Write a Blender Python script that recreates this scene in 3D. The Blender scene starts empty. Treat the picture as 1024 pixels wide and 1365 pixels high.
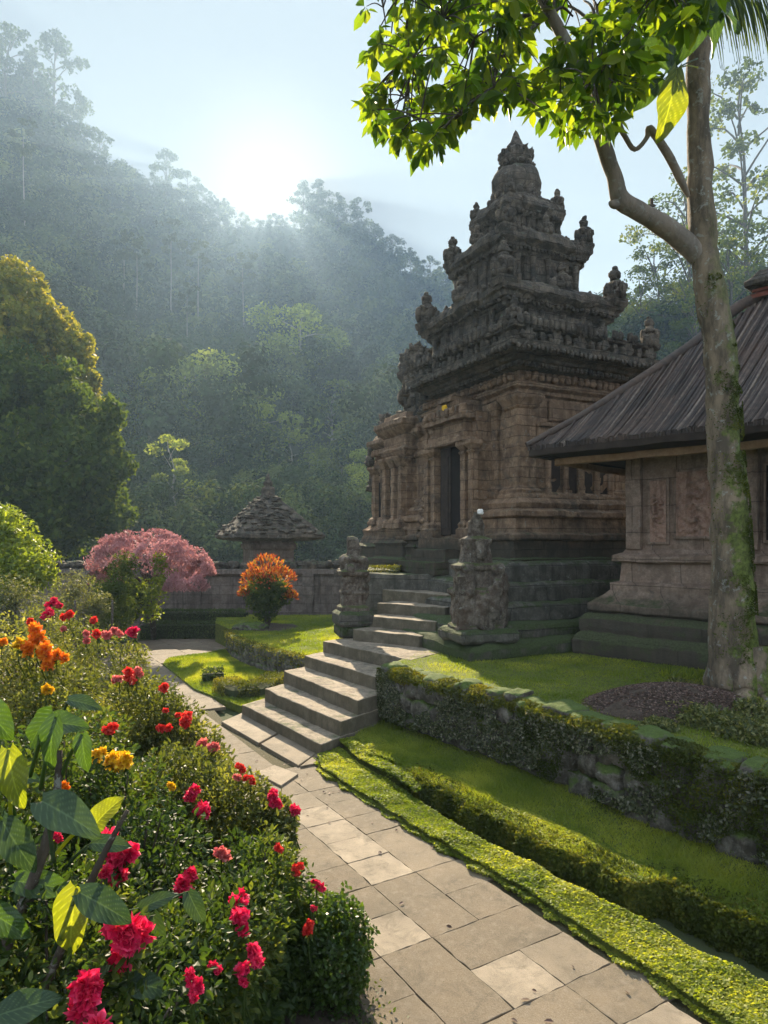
import bpy, math, random
import numpy as np
from mathutils import Vector
random.seed(7); RNG = np.random.default_rng(11)
R = math.radians
sc = bpy.context.scene
COL = sc.collection

# ------------------------------------------------------------------ camera
FPX, CX, HY, CAMZ = 900.0, 512.0, 720.0, 2.0
cam = bpy.data.cameras.new('camera'); camo = bpy.data.objects.new('camera', cam); COL.objects.link(camo)
cam.sensor_fit = 'VERTICAL'; cam.sensor_height = 24; cam.lens = 24 * FPX / 1365.0
cam.clip_start = 0.05; cam.clip_end = 5000
camo.location = (0, 0, CAMZ); camo.rotation_euler = (R(90), 0, 0)
cam.shift_y = (HY - 682.5) / 1365.0
sc.camera = camo

# ------------------------------------------------------------------ sun and sky
SUN = Vector((-0.169, 1.0, 0.527)).normalized()
sun_el = math.asin(SUN.z); sun_az = math.atan2(SUN.x, SUN.y)
ld = bpy.data.lights.new('sun', 'SUN'); ld.energy = 4.5; ld.angle = R(0.6); ld.color = (1.0, 0.83, 0.60)
lo = bpy.data.objects.new('sun', ld); COL.objects.link(lo)
lo.rotation_euler = SUN.to_track_quat('Z', 'Y').to_euler(); lo.location = (0, 0, 50)
world = bpy.data.worlds.new('World'); sc.world = world; world.use_nodes = True
wn = world.node_tree; bg = wn.nodes['Background']
sky = wn.nodes.new('ShaderNodeTexSky'); sky.sky_type = 'NISHITA'; sky.sun_disc = False
sky.sun_elevation = sun_el; sky.sun_rotation = sun_az; sky.dust_density = 1.0; sky.air_density = 1.2; sky.ozone_density = 1.0
# hazy morning sky: the clear-sky model under a pale veil, with fill light added overhead and behind the camera
veil = wn.nodes.new('ShaderNodeMix'); veil.data_type = 'RGBA'; veil.blend_type = 'MIX'; 
tcw = wn.nodes.new('ShaderNodeTexCoord'); dt = wn.nodes.new('ShaderNodeVectorMath'); dt.operation = 'DOT_PRODUCT'
wn.links.new(tcw.outputs['Generated'], dt.inputs[0]); dt.inputs[1].default_value = SUN
rv = wn.nodes.new('ShaderNodeMapRange'); rv.inputs[1].default_value = .95; rv.inputs[2].default_value = 1.0; rv.inputs[3].default_value = .998; rv.inputs[4].default_value = .993; rv.interpolation_type = 'SMOOTHERSTEP'
wn.links.new(dt.outputs['Value'], rv.inputs[0]); wn.links.new(rv.outputs[0], veil.inputs[0])
wn.links.new(sky.outputs[0], veil.inputs[6]); 
sx = wn.nodes.new('ShaderNodeSeparateXYZ'); wn.links.new(tcw.outputs['Generated'], sx.inputs[0])
mz = wn.nodes.new('ShaderNodeMapRange'); mz.inputs[1].default_value = .58; mz.inputs[2].default_value = .97; mz.inputs[3].default_value = 1.0; mz.inputs[4].default_value = 4.2; mz.interpolation_type = 'SMOOTHSTEP'; wn.links.new(sx.outputs[2], mz.inputs[0])
my = wn.nodes.new('ShaderNodeMapRange'); my.inputs[1].default_value = .1; my.inputs[2].default_value = -.7; my.inputs[3].default_value = 1.0; my.inputs[4].default_value = 3.7; my.interpolation_type = 'SMOOTHSTEP'; wn.links.new(sx.outputs[1], my.inputs[0])
mm = wn.nodes.new('ShaderNodeMath'); mm.operation = 'MAXIMUM'; wn.links.new(mz.outputs[0], mm.inputs[0]); wn.links.new(my.outputs[0], mm.inputs[1])
vc = wn.nodes.new('ShaderNodeVectorMath'); vc.operation = 'SCALE'; vc.inputs[0].default_value = (.62, .72, .88); wn.links.new(mm.outputs[0], vc.inputs[3]); wn.links.new(vc.outputs[0], veil.inputs[7])
# the veiled sun itself with its bright halo
ad0 = veil.outputs[2]
for deg, pwr, colr in ((1.0, 1.5, (90, 80, 60)), (2.4, 3.0, (6, 5.0, 3.4)), (9.0, 3.0, (.7, .6, .45))):
    rs1 = wn.nodes.new('ShaderNodeMapRange'); rs1.inputs[1].default_value = math.cos(R(deg)); rs1.inputs[2].default_value = 1.0
    pw = wn.nodes.new('ShaderNodeMath'); pw.operation = 'POWER'; pw.inputs[1].default_value = pwr; sm = wn.nodes.new('ShaderNodeVectorMath'); sm.operation = 'SCALE'; a1 = wn.nodes.new('ShaderNodeVectorMath'); a1.operation = 'ADD'
    wn.links.new(dt.outputs['Value'], rs1.inputs[0]); wn.links.new(rs1.outputs[0], pw.inputs[0]); wn.links.new(pw.outputs[0], sm.inputs[3]); sm.inputs[0].default_value = colr
    wn.links.new(ad0, a1.inputs[0]); wn.links.new(sm.outputs[0], a1.inputs[1]); ad0 = a1.outputs[0]
wn.links.new(ad0, bg.inputs[0]); bg.inputs[1].default_value = 0.11
sc.view_settings.view_transform = 'Standard'; sc.view_settings.look = 'None'
sc.view_settings.exposure = 2.0; sc.view_settings.gamma = 1.0
sc.render.engine = 'CYCLES'
cy = sc.cycles
cy.use_denoising = True
cy.max_bounces = 8; cy.diffuse_bounces = 4; cy.glossy_bounces = 2; cy.transmission_bounces = 4; cy.volume_bounces = 1
cy.transparent_max_bounces = 4; cy.sample_clamp_indirect = 4.0; cy.use_adaptive_sampling = True; cy.adaptive_threshold = 0.02
cy.caustics_reflective = False; cy.caustics_refractive = False

# ------------------------------------------------------------------ helpers
def G(px, py, z=0.0):
    Y = (CAMZ - z) * FPX / (py - HY); return np.array([(px - CX) / FPX * Y, Y, z])
def Q(px, py, Y):
    return np.array([(px - CX) / FPX * Y, Y, CAMZ - (py - HY) / FPX * Y])

def _h(x, y, z, s):
    n = (x * 374761393 + y * 668265263 + z * 2147483647 + s * 974634777) & 0xffffffff
    n = ((n ^ (n >> 13)) * 1274126177) & 0xffffffff
    n = ((n ^ (n >> 16)) * 2246822519) & 0xffffffff
    return ((n ^ (n >> 15)) & 0xffff) / 32767.5 - 1
def vnoise(p, sc_, seed=0):
    q = np.asarray(p, float) * sc_ + 131.7; i = np.floor(q).astype(np.int64); f = q - i; f = f * f * (3 - 2 * f)
    r = 0
    for a in (0, 1):
        for b in (0, 1):
            for c in (0, 1):
                w = (f[:, 0] if a else 1 - f[:, 0]) * (f[:, 1] if b else 1 - f[:, 1]) * (f[:, 2] if c else 1 - f[:, 2])
                r = r + w * _h(i[:, 0] + a, i[:, 1] + b, i[:, 2] + c, seed)
    return r
def fbm(p, s, seed=0, o=3):
    r = 0; a = 1
    for k in range(o): r = r + a * vnoise(p, s * 2 ** k, seed + k); a *= .5
    return r

def lin(a, b, step, e=0.012):
    n = max(1, int(round(abs(b - a) / step))); t = list(np.linspace(a, b, n + 1))
    if abs(b - a) > 4 * e:
        d = e if b > a else -e
        t = [a, a + d] + t[1:-1] + [b - d, b]
    return t

class MB:
    def __init__(s): s.V = []; s.F = []; s.T = []; s.n = 0; s.tint = []
    def add(s, v, quads=None, tris=None, tint=None):
        v = np.asarray(v, float).reshape(-1, 3)
        if quads is not None and len(quads): s.F.append(np.asarray(quads, np.int64).reshape(-1, 4) + s.n)
        if tris is not None and len(tris): s.T.append(np.asarray(tris, np.int64).reshape(-1, 3) + s.n)
        s.V.append(v); s.n += len(v)
        s.tint.append(np.full(len(v), .5) if tint is None else np.broadcast_to(np.asarray(tint, float), (len(v),)))
        return s
    def grid(s, P, closed=False, tint=None):
        P = np.asarray(P, float); n, m = P.shape[:2]
        i = np.arange(n - 1)[:, None]; j = np.arange(m if closed else m - 1)[None, :]; j2 = (j + 1) % m
        q = np.stack([i * m + j, i * m + j2, (i + 1) * m + j2, (i + 1) * m + j], -1).reshape(-1, 4)
        return s.add(P.reshape(-1, 3), q, tint=tint)
    def box(s, x0, x1, y0, y1, z0, z1, step=.08, M=None, tint=None):
        X, Y, Z = lin(x0, x1, step), lin(y0, y1, step), lin(z0, z1, step)
        def face(A, B, fn):
            P = np.array([[fn(a, b) for b in B] for a in A])
            if M is not None: P = P @ M[0].T + M[1]
            s.grid(P, tint=tint)
        face(Y, X, lambda a, b: (b, a, z1)); face(X, Y, lambda a, b: (a, b, z0))
        face(Z, X, lambda a, b: (b, y0, a))
        face(X, Z, lambda a, b: (a, y1, b)); face(Y, Z, lambda a, b: (x0, a, b)); face(Z, Y, lambda a, b: (x1, b, a))
        return s
    def loft(s, cx, cy, a, b, prof, step=.08, cap=True, tint=None):
        # rectangle loops; prof = [(offset, z)...]
        pr = []
        for k in range(len(prof) - 1):
            (o0, z0), (o1, z1) = prof[k], prof[k + 1]
            L = math.hypot(o1 - o0, z1 - z0); ts = lin(0, L, step, .010)
            for t in (ts if k == 0 else ts[1:]): pr.append((o0 + (o1 - o0) * t / L, z0 + (z1 - z0) * t / L))
        if cap: pr.append((-min(a, b) * .98, prof[-1][1]))
        U = [t for t in lin(-1, 1, step / max(a, .05), .014 / max(a, .05))][:-1]
        W = [t for t in lin(-1, 1, step / max(b, .05), .014 / max(b, .05))][:-1]
        loops = []
        for o, z in pr:
            A, B = max(a + o, .002), max(b + o, .002)
            loops.append([(cx + t * A, cy - B, z) for t in U] + [(cx + A, cy + t * B, z) for t in W] +
                         [(cx - t * A, cy + B, z) for t in U] + [(cx - A, cy - t * B, z) for t in W])
        return s.grid(np.array(loops), closed=True, tint=tint)
    def lathe(s, c, prof, n=20, tint=None, sq=0):
        P = []
        for r, z in prof:
            P.append([(c[0] + r * math.cos(2 * math.pi * k / n), c[1] + r * math.sin(2 * math.pi * k / n), c[2] + z) for k in range(n)])
        return s.grid(np.array(P), closed=True, tint=tint)
    def tube(s, pts, rad, n=10, sub=4, tint=None, lump=0.0, seed=0):
        pts = np.array(pts, float); rad = np.array(rad, float); k = len(pts)
        out = []; ro = []
        for i in range(k - 1):
            p0, p1, p2, p3 = pts[max(i - 1, 0)], pts[i], pts[i + 1], pts[min(i + 2, k - 1)]
            for t in np.linspace(0, 1, sub, endpoint=False):
                out.append(.5 * (2 * p1 + (p2 - p0) * t + (2 * p0 - 5 * p1 + 4 * p2 - p3) * t * t + (3 * p1 - p0 - 3 * p2 + p3) * t ** 3))
                ro.append(rad[i] * (1 - t) + rad[i + 1] * t)
        out.append(pts[-1]); ro.append(rad[-1]); out = np.array(out)
        tg = np.gradient(out, axis=0); tg /= np.linalg.norm(tg, axis=1)[:, None] + 1e-9
        ref = np.array([1., 0, 0]) if abs(tg[0][0]) < .8 else np.array([0, 1., 0]); P = []
        for c, t, r in zip(out, tg, ro):
            u = ref - t * ref.dot(t); u /= np.linalg.norm(u); ref = u; w = np.cross(t, u)
            a = np.arange(n) * 2 * np.pi / n
            ring = c + r * (np.cos(a)[:, None] * u + np.sin(a)[:, None] * w); P.append(ring)
        P = np.array(P)
        if lump:
            d = P - out[:, None]; nz = fbm(P.reshape(-1, 3), 6, seed).reshape(P.shape[:2]); P = P + d * (nz * lump)[..., None]
        P = np.concatenate([P, out[-1][None, None].repeat(n, 1)], 0)
        return s.grid(P, closed=True, tint=tint)
    def rock(s, c, size, rz=0, n=5, p=4., amp=.12, seed=0, tint=None, fs=1.0):
        g = np.linspace(-1, 1, n + 1); A, B = np.meshgrid(g, g, indexing='ij'); o = np.ones_like(A)
        for f in ((A, B, o), (B, A, -o), (o, A, B), (-o, B, A), (B, o, A), (A, -o, B)):
            P = np.stack(f, -1).reshape(-1, 3); P = P / (np.abs(P) ** p).sum(1)[:, None] ** (1 / p)
            d = fbm(P * 1.0 + seed * 3.7, 1.3 * fs, seed)
            P = P * (1 + amp * d[:, None]) * np.array(size)
            ca, sa = math.cos(rz), math.sin(rz); P = P @ np.array([[ca, sa, 0], [-sa, ca, 0], [0, 0, 1]]) + np.array(c)
            s.grid(P.reshape(n + 1, n + 1, 3).transpose(1, 0, 2), tint=tint)
        return s
    def prism(s, poly, z0, z1, step=.12):
        poly = [np.array(p[:2], float) for p in poly]; ring = []
        if sum(a[0] * c[1] - c[0] * a[1] for a, c in zip(poly, poly[1:] + poly[:1])) < 0: poly = poly[::-1]
        for k in range(len(poly)):
            a, b = poly[k], poly[(k + 1) % len(poly)]; L = np.linalg.norm(b - a)
            for t in lin(0, L, step)[:-1]: ring.append(a + (b - a) * t / L)
        Z = lin(z0, z1, step); c = np.mean(ring, 0)
        P = [[(p[0], p[1], z) for p in ring] for z in Z]
        P.append([(*(p + (c - p) / max(np.linalg.norm(c - p), 1e-6) * .02), z1) for p in ring])
        P.append([(*(p + (c - p) * .5), z1) for p in ring]); P.append([(*c, z1) for p in ring])
        return s.grid(np.array(P), closed=True)
    def ruled(s, A, B, m, tint=None):
        A, B = np.asarray(A), np.asarray(B); t = np.linspace(0, 1, m + 1)[:, None, None]
        return s.grid(A[None] * (1 - t) + B[None] * t, tint=tint)
    def leaf4(s, C, size, nrm=None, droop=0., asp=.5, tint=None, rng=RNG):
        C = np.asarray(C, float); n = len(C); size = np.broadcast_to(size, (n,))[:, None]
        d = rng.normal(size=(n, 3)); d[:, 2] -= droop; d /= np.linalg.norm(d, axis=1)[:, None]
        e = rng.normal(size=(n, 3)) if nrm is None else nrm + rng.normal(size=(n, 3)) * .55
        if nrm is not None:
            nn_ = nrm / (np.linalg.norm(nrm, axis=1)[:, None] + 1e-9); d = d - nn_ * (d * nn_).sum(1)[:, None] * .8; d /= np.linalg.norm(d, axis=1)[:, None] + 1e-9
        w = np.cross(d, e); w /= np.linalg.norm(w, axis=1)[:, None] + 1e-9
        v = np.stack([C - d * size * .5, C + w * size * asp * .5, C + d * size * .5, C - w * size * asp * .5], 1)
        if tint is None: tint = rng.random(n)
        return s.add(v.reshape(-1, 3), np.arange(4 * n).reshape(n, 4), tint=np.repeat(tint, 4))
    def leaf6(s, C, d, nrm, size, asp=.45, fold=.25, tint=None):
        # folded leaves starting at C pointing along d
        C = np.asarray(C, float); n = len(C); size = np.broadcast_to(size, (n,))[:, None]
        d = d / (np.linalg.norm(d, axis=1)[:, None] + 1e-9); w = np.cross(d, nrm); w /= np.linalg.norm(w, axis=1)[:, None] + 1e-9
        u = np.cross(w, d); h = size * asp * .5; bend = -u * size * .10
        v = np.stack([C, C + d * size * .3 + w * h * .85 + u * h * fold, C + d * size * .65 + w * h * .9 + u * h * fold + bend * .5, C + d * size + bend,
                      C + d * size * .65 - w * h * .9 + u * h * fold + bend * .5, C + d * size * .3 - w * h * .85 + u * h * fold], 1)
        q = np.array([[0, 1, 2, 3], [0, 3, 4, 5]])[None] + (np.arange(n) * 6)[:, None, None]
        if tint is None: tint = RNG.random(n)
        return s.add(v.reshape(-1, 3), q.reshape(-1, 4), tint=np.repeat(tint, 6))
    def join(s, o, M=None, t=(0, 0, 0), sc_=1.):
        for v, ti in zip([np.concatenate(o.V)], [np.concatenate(o.tint)]):
            v2 = (v * sc_) @ (M.T if M is not None else np.eye(3)) + np.array(t)
            s.add(v2, np.concatenate(o.F) if o.F else None, np.concatenate(o.T) if o.T else None, tint=ti)
        return s
    def mesh(s, name, mat, smooth=False, disp=None, merge=False, base=(0, 0, 0)):
        V = np.concatenate(s.V) - np.array(base); ti = np.concatenate(s.tint)
        Qd = np.concatenate(s.F) if s.F else np.zeros((0, 4), np.int64); Tr = np.concatenate(s.T) if s.T else np.zeros((0, 3), np.int64)
        if merge:
            k = np.round(V * 5000).astype(np.int64); _, idx, inv = np.unique(k, axis=0, return_index=True, return_inverse=True)
            inv = inv.reshape(-1); V = V[idx]; ti = ti[idx]; Qd = inv[Qd]; Tr = inv[Tr]
            if len(Qd):
                srt = np.sort(Qd, 1); ok = (srt[:, 1:] != srt[:, :-1]).all(1); bad = Qd[~ok]; Qd = Qd[ok]
                t3 = []
                for b in bad:
                    u = list(dict.fromkeys(b.tolist()))
                    if len(u) == 3: t3.append(u)
                if t3: Tr = np.concatenate([Tr, np.array(t3)])
        if disp:
            amp, scl = disp[0], disp[1]; W = V + np.array(base)
            V = V + np.stack([fbm(W, scl, 5), fbm(W, scl, 17), fbm(W, scl, 31)], 1) * amp
            if len(disp) > 2: V = V + np.stack([fbm(W, disp[3], 55), fbm(W, disp[3], 67), fbm(W, disp[3], 71)], 1) * disp[2]
        me = bpy.data.meshes.new(name); nq, nt = len(Qd), len(Tr)
        me.vertices.add(len(V)); me.vertices.foreach_set('co', V.astype(np.float32).ravel())
        me.loops.add(nq * 4 + nt * 3); me.loops.foreach_set('vertex_index', np.concatenate([Qd.ravel(), Tr.ravel()]).astype(np.int32))
        me.polygons.add(nq + nt)
        me.polygons.foreach_set('loop_start', np.concatenate([np.arange(nq) * 4, nq * 4 + np.arange(nt) * 3]).astype(np.int32))
        me.update(calc_edges=True); me.validate()
        me.polygons.foreach_set('use_smooth', np.full(len(me.polygons), bool(smooth)))
        a = me.attributes.new('tint', 'FLOAT', 'POINT')
        if len(a.data) == len(ti): a.data.foreach_set('value', ti.astype(np.float32))
        me.materials.append(mat); return me

def tag(o, label=None, cat=None, group=None, kind=None):
    if label: o['label'] = label
    if cat: o['category'] = cat
    if group: o['group'] = group
    if kind: o['kind'] = kind
    return o
def thing(name, label, cat, loc=(0, 0, 0), rz=0, group=None):
    o = bpy.data.objects.new(name, None); COL.objects.link(o); o.location = loc; o.rotation_euler = (0, 0, rz)
    o.empty_display_size = .2; return tag(o, label, cat, group)
def obj(name, me, parent=None):
    o = bpy.data.objects.new(name, me); COL.objects.link(o)
    if parent: o.parent = parent
    return o
def part(name, mb, mat, parent=None, world=True, **k):
    """mb in world coordinates (world=True) or in the parent's frame"""
    base = tuple(parent.location) if (parent and world) else (0, 0, 0)
    if parent and world and parent.parent: base = tuple(np.array(parent.location) + np.array(parent.parent.location))
    return obj(name, mb.mesh(name, mat, base=base, **k), parent)
def single(name, mb, mat, label, cat, loc, group=None, **k):
    o = obj(name, mb.mesh(name, mat, base=loc, **k)); o.location = loc; return tag(o, label, cat, group)
def struct(name, mb, mat, kind='structure', label=None, cat=None, **k):
    o = obj(name, mb.mesh(name, mat, **k)); return tag(o, label, cat, kind=kind)
def copy_tree(root, loc, rz=0, scale=1., label=None, group=None):
    r = root.copy(); COL.objects.link(r); r.location = loc; r.rotation_euler = (0, 0, rz); r.scale = (scale,) * 3
    if label: r['label'] = label
    if group: r['group'] = group
    for ch in root.children:
        c = ch.copy(); COL.objects.link(c); c.parent = r
        for g in ch.children:
            d = g.copy(); COL.objects.link(d); d.parent = c
    return r

# ------------------------------------------------------------------ materials
class N:
    def __init__(s, name):
        s.m = bpy.data.materials.new(name); s.m.use_nodes = True; s.t = s.m.node_tree; s.b = s.t.nodes['Principled BSDF']; s.out = s.t.nodes['Material Output']
        s.tc = s.t.nodes.new('ShaderNodeTexCoord')
    def n(s, typ, ins=None, **kw):
        o = s.t.nodes.new('ShaderNode' + typ)
        for k, v in kw.items(): setattr(o, k, v)
        for k, v in (ins or {}).items():
            if isinstance(v, bpy.types.NodeSocket): s.t.links.new(v, o.inputs[k])
            else: o.inputs[k].default_value = v
        return o
    def noise(s, scale, detail=6, rough=.6, vec=None, dist=0.):
        return s.n('TexNoise', {'Vector': vec or s.tc.outputs['Object'], 'Scale': scale, 'Detail': detail, 'Roughness': rough, 'Distortion': dist}).outputs[0]
    def ramp(s, fac, stops, interp='LINEAR'):
        r = s.n('ValToRGB', {'Fac': fac}); r.color_ramp.interpolation = interp; e = r.color_ramp.elements
        while len(e) < len(stops): e.new(.5)
        for k, (p, c) in enumerate(stops):
            e[k].position = p; e[k].color = (c if isinstance(c, tuple) else (c, c, c)) + ((1,) if len(c if isinstance(c, tuple) else (c, c, c)) == 3 else ())
        return r.outputs[0]
    def mix(s, f, a, b, mode='MIX'):
        o = s.n('Mix', data_type='RGBA', blend_type=mode)
        for i, v in ((0, f), (6, a), (7, b)):
            if isinstance(v, bpy.types.NodeSocket): s.t.links.new(v, o.inputs[i])
            else: o.inputs[i].default_value = v if not isinstance(v, tuple) else v + (1,)
        return o.outputs[2]
    def math(s, op, a, b=0.):
        o = s.n('Math', operation=op)
        for i, v in ((0, a), (1, b)):
            if isinstance(v, bpy.types.NodeSocket): s.t.links.new(v, o.inputs[i])
            else: o.inputs[i].default_value = v
        return o.outputs[0]
    def bump(s, h, st=.5, dist=.02, normal=None):
        i = {'Height': h, 'Strength': st, 'Distance': dist}
        if normal: i['Normal'] = normal
        return s.n('Bump', i).outputs[0]
    def set(s, col=None, rough=None, normal=None, spec=None):
        for k, v in (('Base Color', col), ('Roughness', rough), ('Normal', normal), ('Specular IOR Level', spec)):
            if v is None: continue
            if isinstance(v, bpy.types.NodeSocket): s.t.links.new(v, s.b.inputs[k])
            else: s.b.inputs[k].default_value = v + (1,) if isinstance(v, tuple) else v
        return s.m
    def up(s):
        g = s.n('NewGeometry'); sp = s.n('SeparateXYZ', {0: g.outputs['Normal']}); return sp.outputs[2]
    def posz(s):
        g = s.n('NewGeometry'); sp = s.n('SeparateXYZ', {0: g.outputs['Position']}); return sp.outputs[2]

def stone(name, c1, c2, c3, moss=.5, lichen=.4, zmoss=None, zdark=None, side=0., joints=None, mosscol=(.045, .075, .018), scale=1., bump=.8):
    k = N(name); big = k.noise(1.7 * scale, 5, .6); mid = k.noise(7 * scale, 8, .7); fine = k.noise(45 * scale, 6, .7)
    col = k.mix(k.ramp(big, [(.35, 0.), (.65, 1.)]), c1, c2)
    col = k.mix(k.ramp(mid, [(.42, 0.), (.62, 1.)]), col, c3)
    col = k.mix(k.ramp(fine, [(.3, .0), (.7, .55)]), col, tuple(x * .45 for x in c1))
    # pale lichen blotches
    li = k.noise(11 * scale, 7, .75, dist=.6); col = k.mix(k.ramp(li, [(.60, 0.), (.66, lichen)]), col, (.30, .31, .27))
    h = k.math('ADD', k.math('MULTIPLY', mid, 1.), k.math('MULTIPLY', fine, .45))
    smp = k.n('Mapping', {'Vector': k.tc.outputs['Object'], 'Scale': (1, 1, .12)}); sk = k.noise(6 * scale, 6, .7, smp.outputs[0])
    col = k.mix(k.ramp(sk, [(.50, 0.), (.64, .6)]), col, tuple(x * .30 for x in c1)); col = k.mix(k.ramp(k.noise(2.6 * scale, 7, .75, dist=.8), [(.55, 0.), (.64, .5)]), col, (.06, .062, .05))
    if joints:
        mp = k.n('Mapping', {'Vector': k.tc.outputs['Object']}); 
        sep = k.n('SeparateXYZ', {0: mp.outputs[0]}); s2 = k.math('ADD', sep.outputs[0], k.math('MULTIPLY', sep.outputs[1], 1.0))
        cb = k.n('CombineXYZ', {0: s2, 1: sep.outputs[2], 2: 0.})
        wob = k.n('TexNoise', {'Scale': 3.0, 'Detail': 2}); ad = k.n('VectorMath', {0: cb.outputs[0]}, operation='ADD')
        sc2 = k.n('VectorMath', {0: wob.outputs[1]}, operation='SCALE'); sc2.inputs[3].default_value = .03; k.t.links.new(sc2.outputs[0], ad.inputs[1])
        br = k.n('TexBrick', {'Vector': ad.outputs[0], 'Scale': 1., 'Mortar Size': .006, 'Mortar Smooth': .5, 'Brick Width': joints[0], 'Row Height': joints[1], 'Color1': (.85, .85, .85, 1), 'Color2': (1.15, 1.15, 1.15, 1), 'Mortar': (.4, .4, .4, 1)})
        col = k.mix(.75, col, br.outputs[0], 'MULTIPLY'); h = k.math('SUBTRACT', h, k.math('MULTIPLY', br.outputs[1], 1.3))
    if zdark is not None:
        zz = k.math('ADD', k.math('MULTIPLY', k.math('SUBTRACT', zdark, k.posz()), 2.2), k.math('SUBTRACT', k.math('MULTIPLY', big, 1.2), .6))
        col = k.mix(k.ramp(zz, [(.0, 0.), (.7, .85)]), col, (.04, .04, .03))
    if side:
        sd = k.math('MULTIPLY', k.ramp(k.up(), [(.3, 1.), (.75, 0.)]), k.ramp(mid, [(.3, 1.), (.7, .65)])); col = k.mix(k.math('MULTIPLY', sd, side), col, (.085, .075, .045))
    mn = k.noise(5 * scale, 6, .7); m = k.math('ADD', k.math('MULTIPLY', k.up(), .55), k.math('SUBTRACT', k.math('MULTIPLY', mn, 1.6), .8))
    if zmoss is not None:
        zz = k.math('MULTIPLY', k.math('SUBTRACT', zmoss, k.posz()), 1.2); m = k.math('ADD', m, k.math('MINIMUM', k.math('MAXIMUM', zz, 0.), .6))
    mf = k.ramp(m, [(.62 - moss * .5, 0.), (.85 - moss * .5, .95)])
    mossc = k.mix(k.ramp(fine, [(.35, 0.), (.65, 1.)]), mosscol, tuple(min(1, x * 2.2) for x in mosscol))
    col = k.mix(mf, col, mossc)
    return k.set(col, .9, k.bump(h, bump, .03), .25)

def leafmat(name, stops, trans=.45, rough=.45, tcol=None, spec=.4, nz=None):
    k = N(name); a = k.n('Attribute', attribute_name='tint'); t = a.outputs['Fac']
    if nz: 
        t = k.math('ADD', k.math('MULTIPLY', t, .6), k.math('SUBTRACT', k.math('MULTIPLY', k.noise(nz, 3), 1.1), .35))
    c = k.ramp(t, stops); k.set(c, rough, None, spec)
    tr = k.n('BsdfTranslucent'); k.t.links.new(k.mix(1., c, tcol or (2.2, 2.0, .7), 'MULTIPLY'), tr.inputs[0])
    mx = k.n('MixShader', {0: trans, 1: k.b.outputs[0], 2: tr.outputs[0]}); k.t.links.new(mx.outputs[0], k.out.inputs[0]); return k.m

def bark(name, c1, c2, moss=(.05, .09, .01), mossamt=.0, scale=1., lichen=.5, mz=(.5, 3.5)):
    k = N(name); mp = k.n('Mapping', {'Vector': k.tc.outputs['Object'], 'Scale': (1, 1, .3)}); n1 = k.noise(9 * scale, 8, .7, mp.outputs[0]); n2 = k.noise(30 * scale, 6, .7)
    col = k.mix(k.ramp(n1, [(.4, 0.), (.6, 1.)]), c1, c2); li = k.noise(14 * scale, 6, .7, dist=.4)
    col = k.mix(k.ramp(li, [(.57, 0.), (.62, lichen)]), col, (.34, .36, .31))
    if mossamt:
        mn = k.noise(4.5, 7, .75); g = k.n('NewGeometry'); sp = k.n('SeparateXYZ', {0: g.outputs['Normal']}); z = k.posz()
        zf = k.ramp(k.math('DIVIDE', k.math('SUBTRACT', z, mz[0]), mz[1] - mz[0]), [(0., 1.), (.6, .85), (1., .0)])
        m = k.math('MULTIPLY', k.ramp(k.math('ADD', mn, k.math('MULTIPLY', sp.outputs[0], .16)), [(.46, 0.), (.54, 1.)]), k.math('MULTIPLY', zf, mossamt))
        col = k.mix(m, col, k.mix(k.ramp(n2, [(.4, 0.), (.6, 1.)]), moss, tuple(x * 2.4 for x in moss)))
    return k.set(col, .85, k.bump(k.math('ADD', n1, k.math('MULTIPLY', n2, .5)), .7, .02), .2)

def simple(name, c1, c2, scale=8, rough=.85, bump=.4, dist=.01):
    k = N(name); n = k.noise(scale, 7, .7); return k.set(k.mix(k.ramp(n, [(.35, 0.), (.65, 1.)]), c1, c2), rough, k.bump(n, bump, dist), .2)

M = {}
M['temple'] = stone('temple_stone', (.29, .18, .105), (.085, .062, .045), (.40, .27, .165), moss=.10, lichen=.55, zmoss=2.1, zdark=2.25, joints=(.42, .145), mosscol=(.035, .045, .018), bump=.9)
M['roofstone'] = stone('tower_stone', (.10, .083, .062), (.042, .041, .036), (.20, .16, .115), moss=.34, lichen=.6, joints=(.3, .12), mosscol=(.04, .05, .022), bump=1.)
M['ledge'] = stone('mossy_plinth_stone', (.12, .11, .085), (.07, .07, .055), (.18, .165, .135), moss=.62, lichen=.5, zmoss=1.2, joints=(.6, .24), mosscol=(.03, .042, .014))
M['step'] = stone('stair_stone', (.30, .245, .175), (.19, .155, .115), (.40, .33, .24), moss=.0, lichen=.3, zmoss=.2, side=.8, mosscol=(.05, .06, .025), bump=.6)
M['statue'] = stone('statue_stone', (.12, .085, .06), (.055, .047, .036), (.27, .23, .18), moss=.6, lichen=.8, zmoss=1.2, mosscol=(.05, .06, .02), scale=1.6)
M['wallrock'] = stone('retaining_wall_stone', (.10, .085, .065), (.06, .055, .04), (.26, .24, .20), moss=.95, lichen=.9, mosscol=(.05, .075, .015), scale=1.6)
M['oldwall'] = stone('boundary_wall_stone', (.20, .16, .13), (.12, .105, .09), (.27, .225, .19), moss=.1, lichen=.3, joints=(.5, .2))
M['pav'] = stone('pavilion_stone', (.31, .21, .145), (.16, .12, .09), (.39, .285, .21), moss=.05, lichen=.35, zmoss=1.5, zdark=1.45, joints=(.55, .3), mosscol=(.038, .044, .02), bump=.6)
M['carve'] = stone('carved_panel', (.40, .24, .165), (.28, .17, .12), (.46, .31, .23), moss=-.2, lichen=.1, scale=2, bump=.5)
M['moss'] = leafmat('moss', [(0, (.035, .05, .008)), (.5, (.10, .115, .013)), (1, (.24, .21, .025))], .3, .8)
M['grass'] = leafmat('grass_blades', [(0, (.055, .105, .014)), (.5, (.17, .22, .028)), (1, (.42, .42, .08))], .5, .6, (2.0, 1.9, .5))
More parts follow.
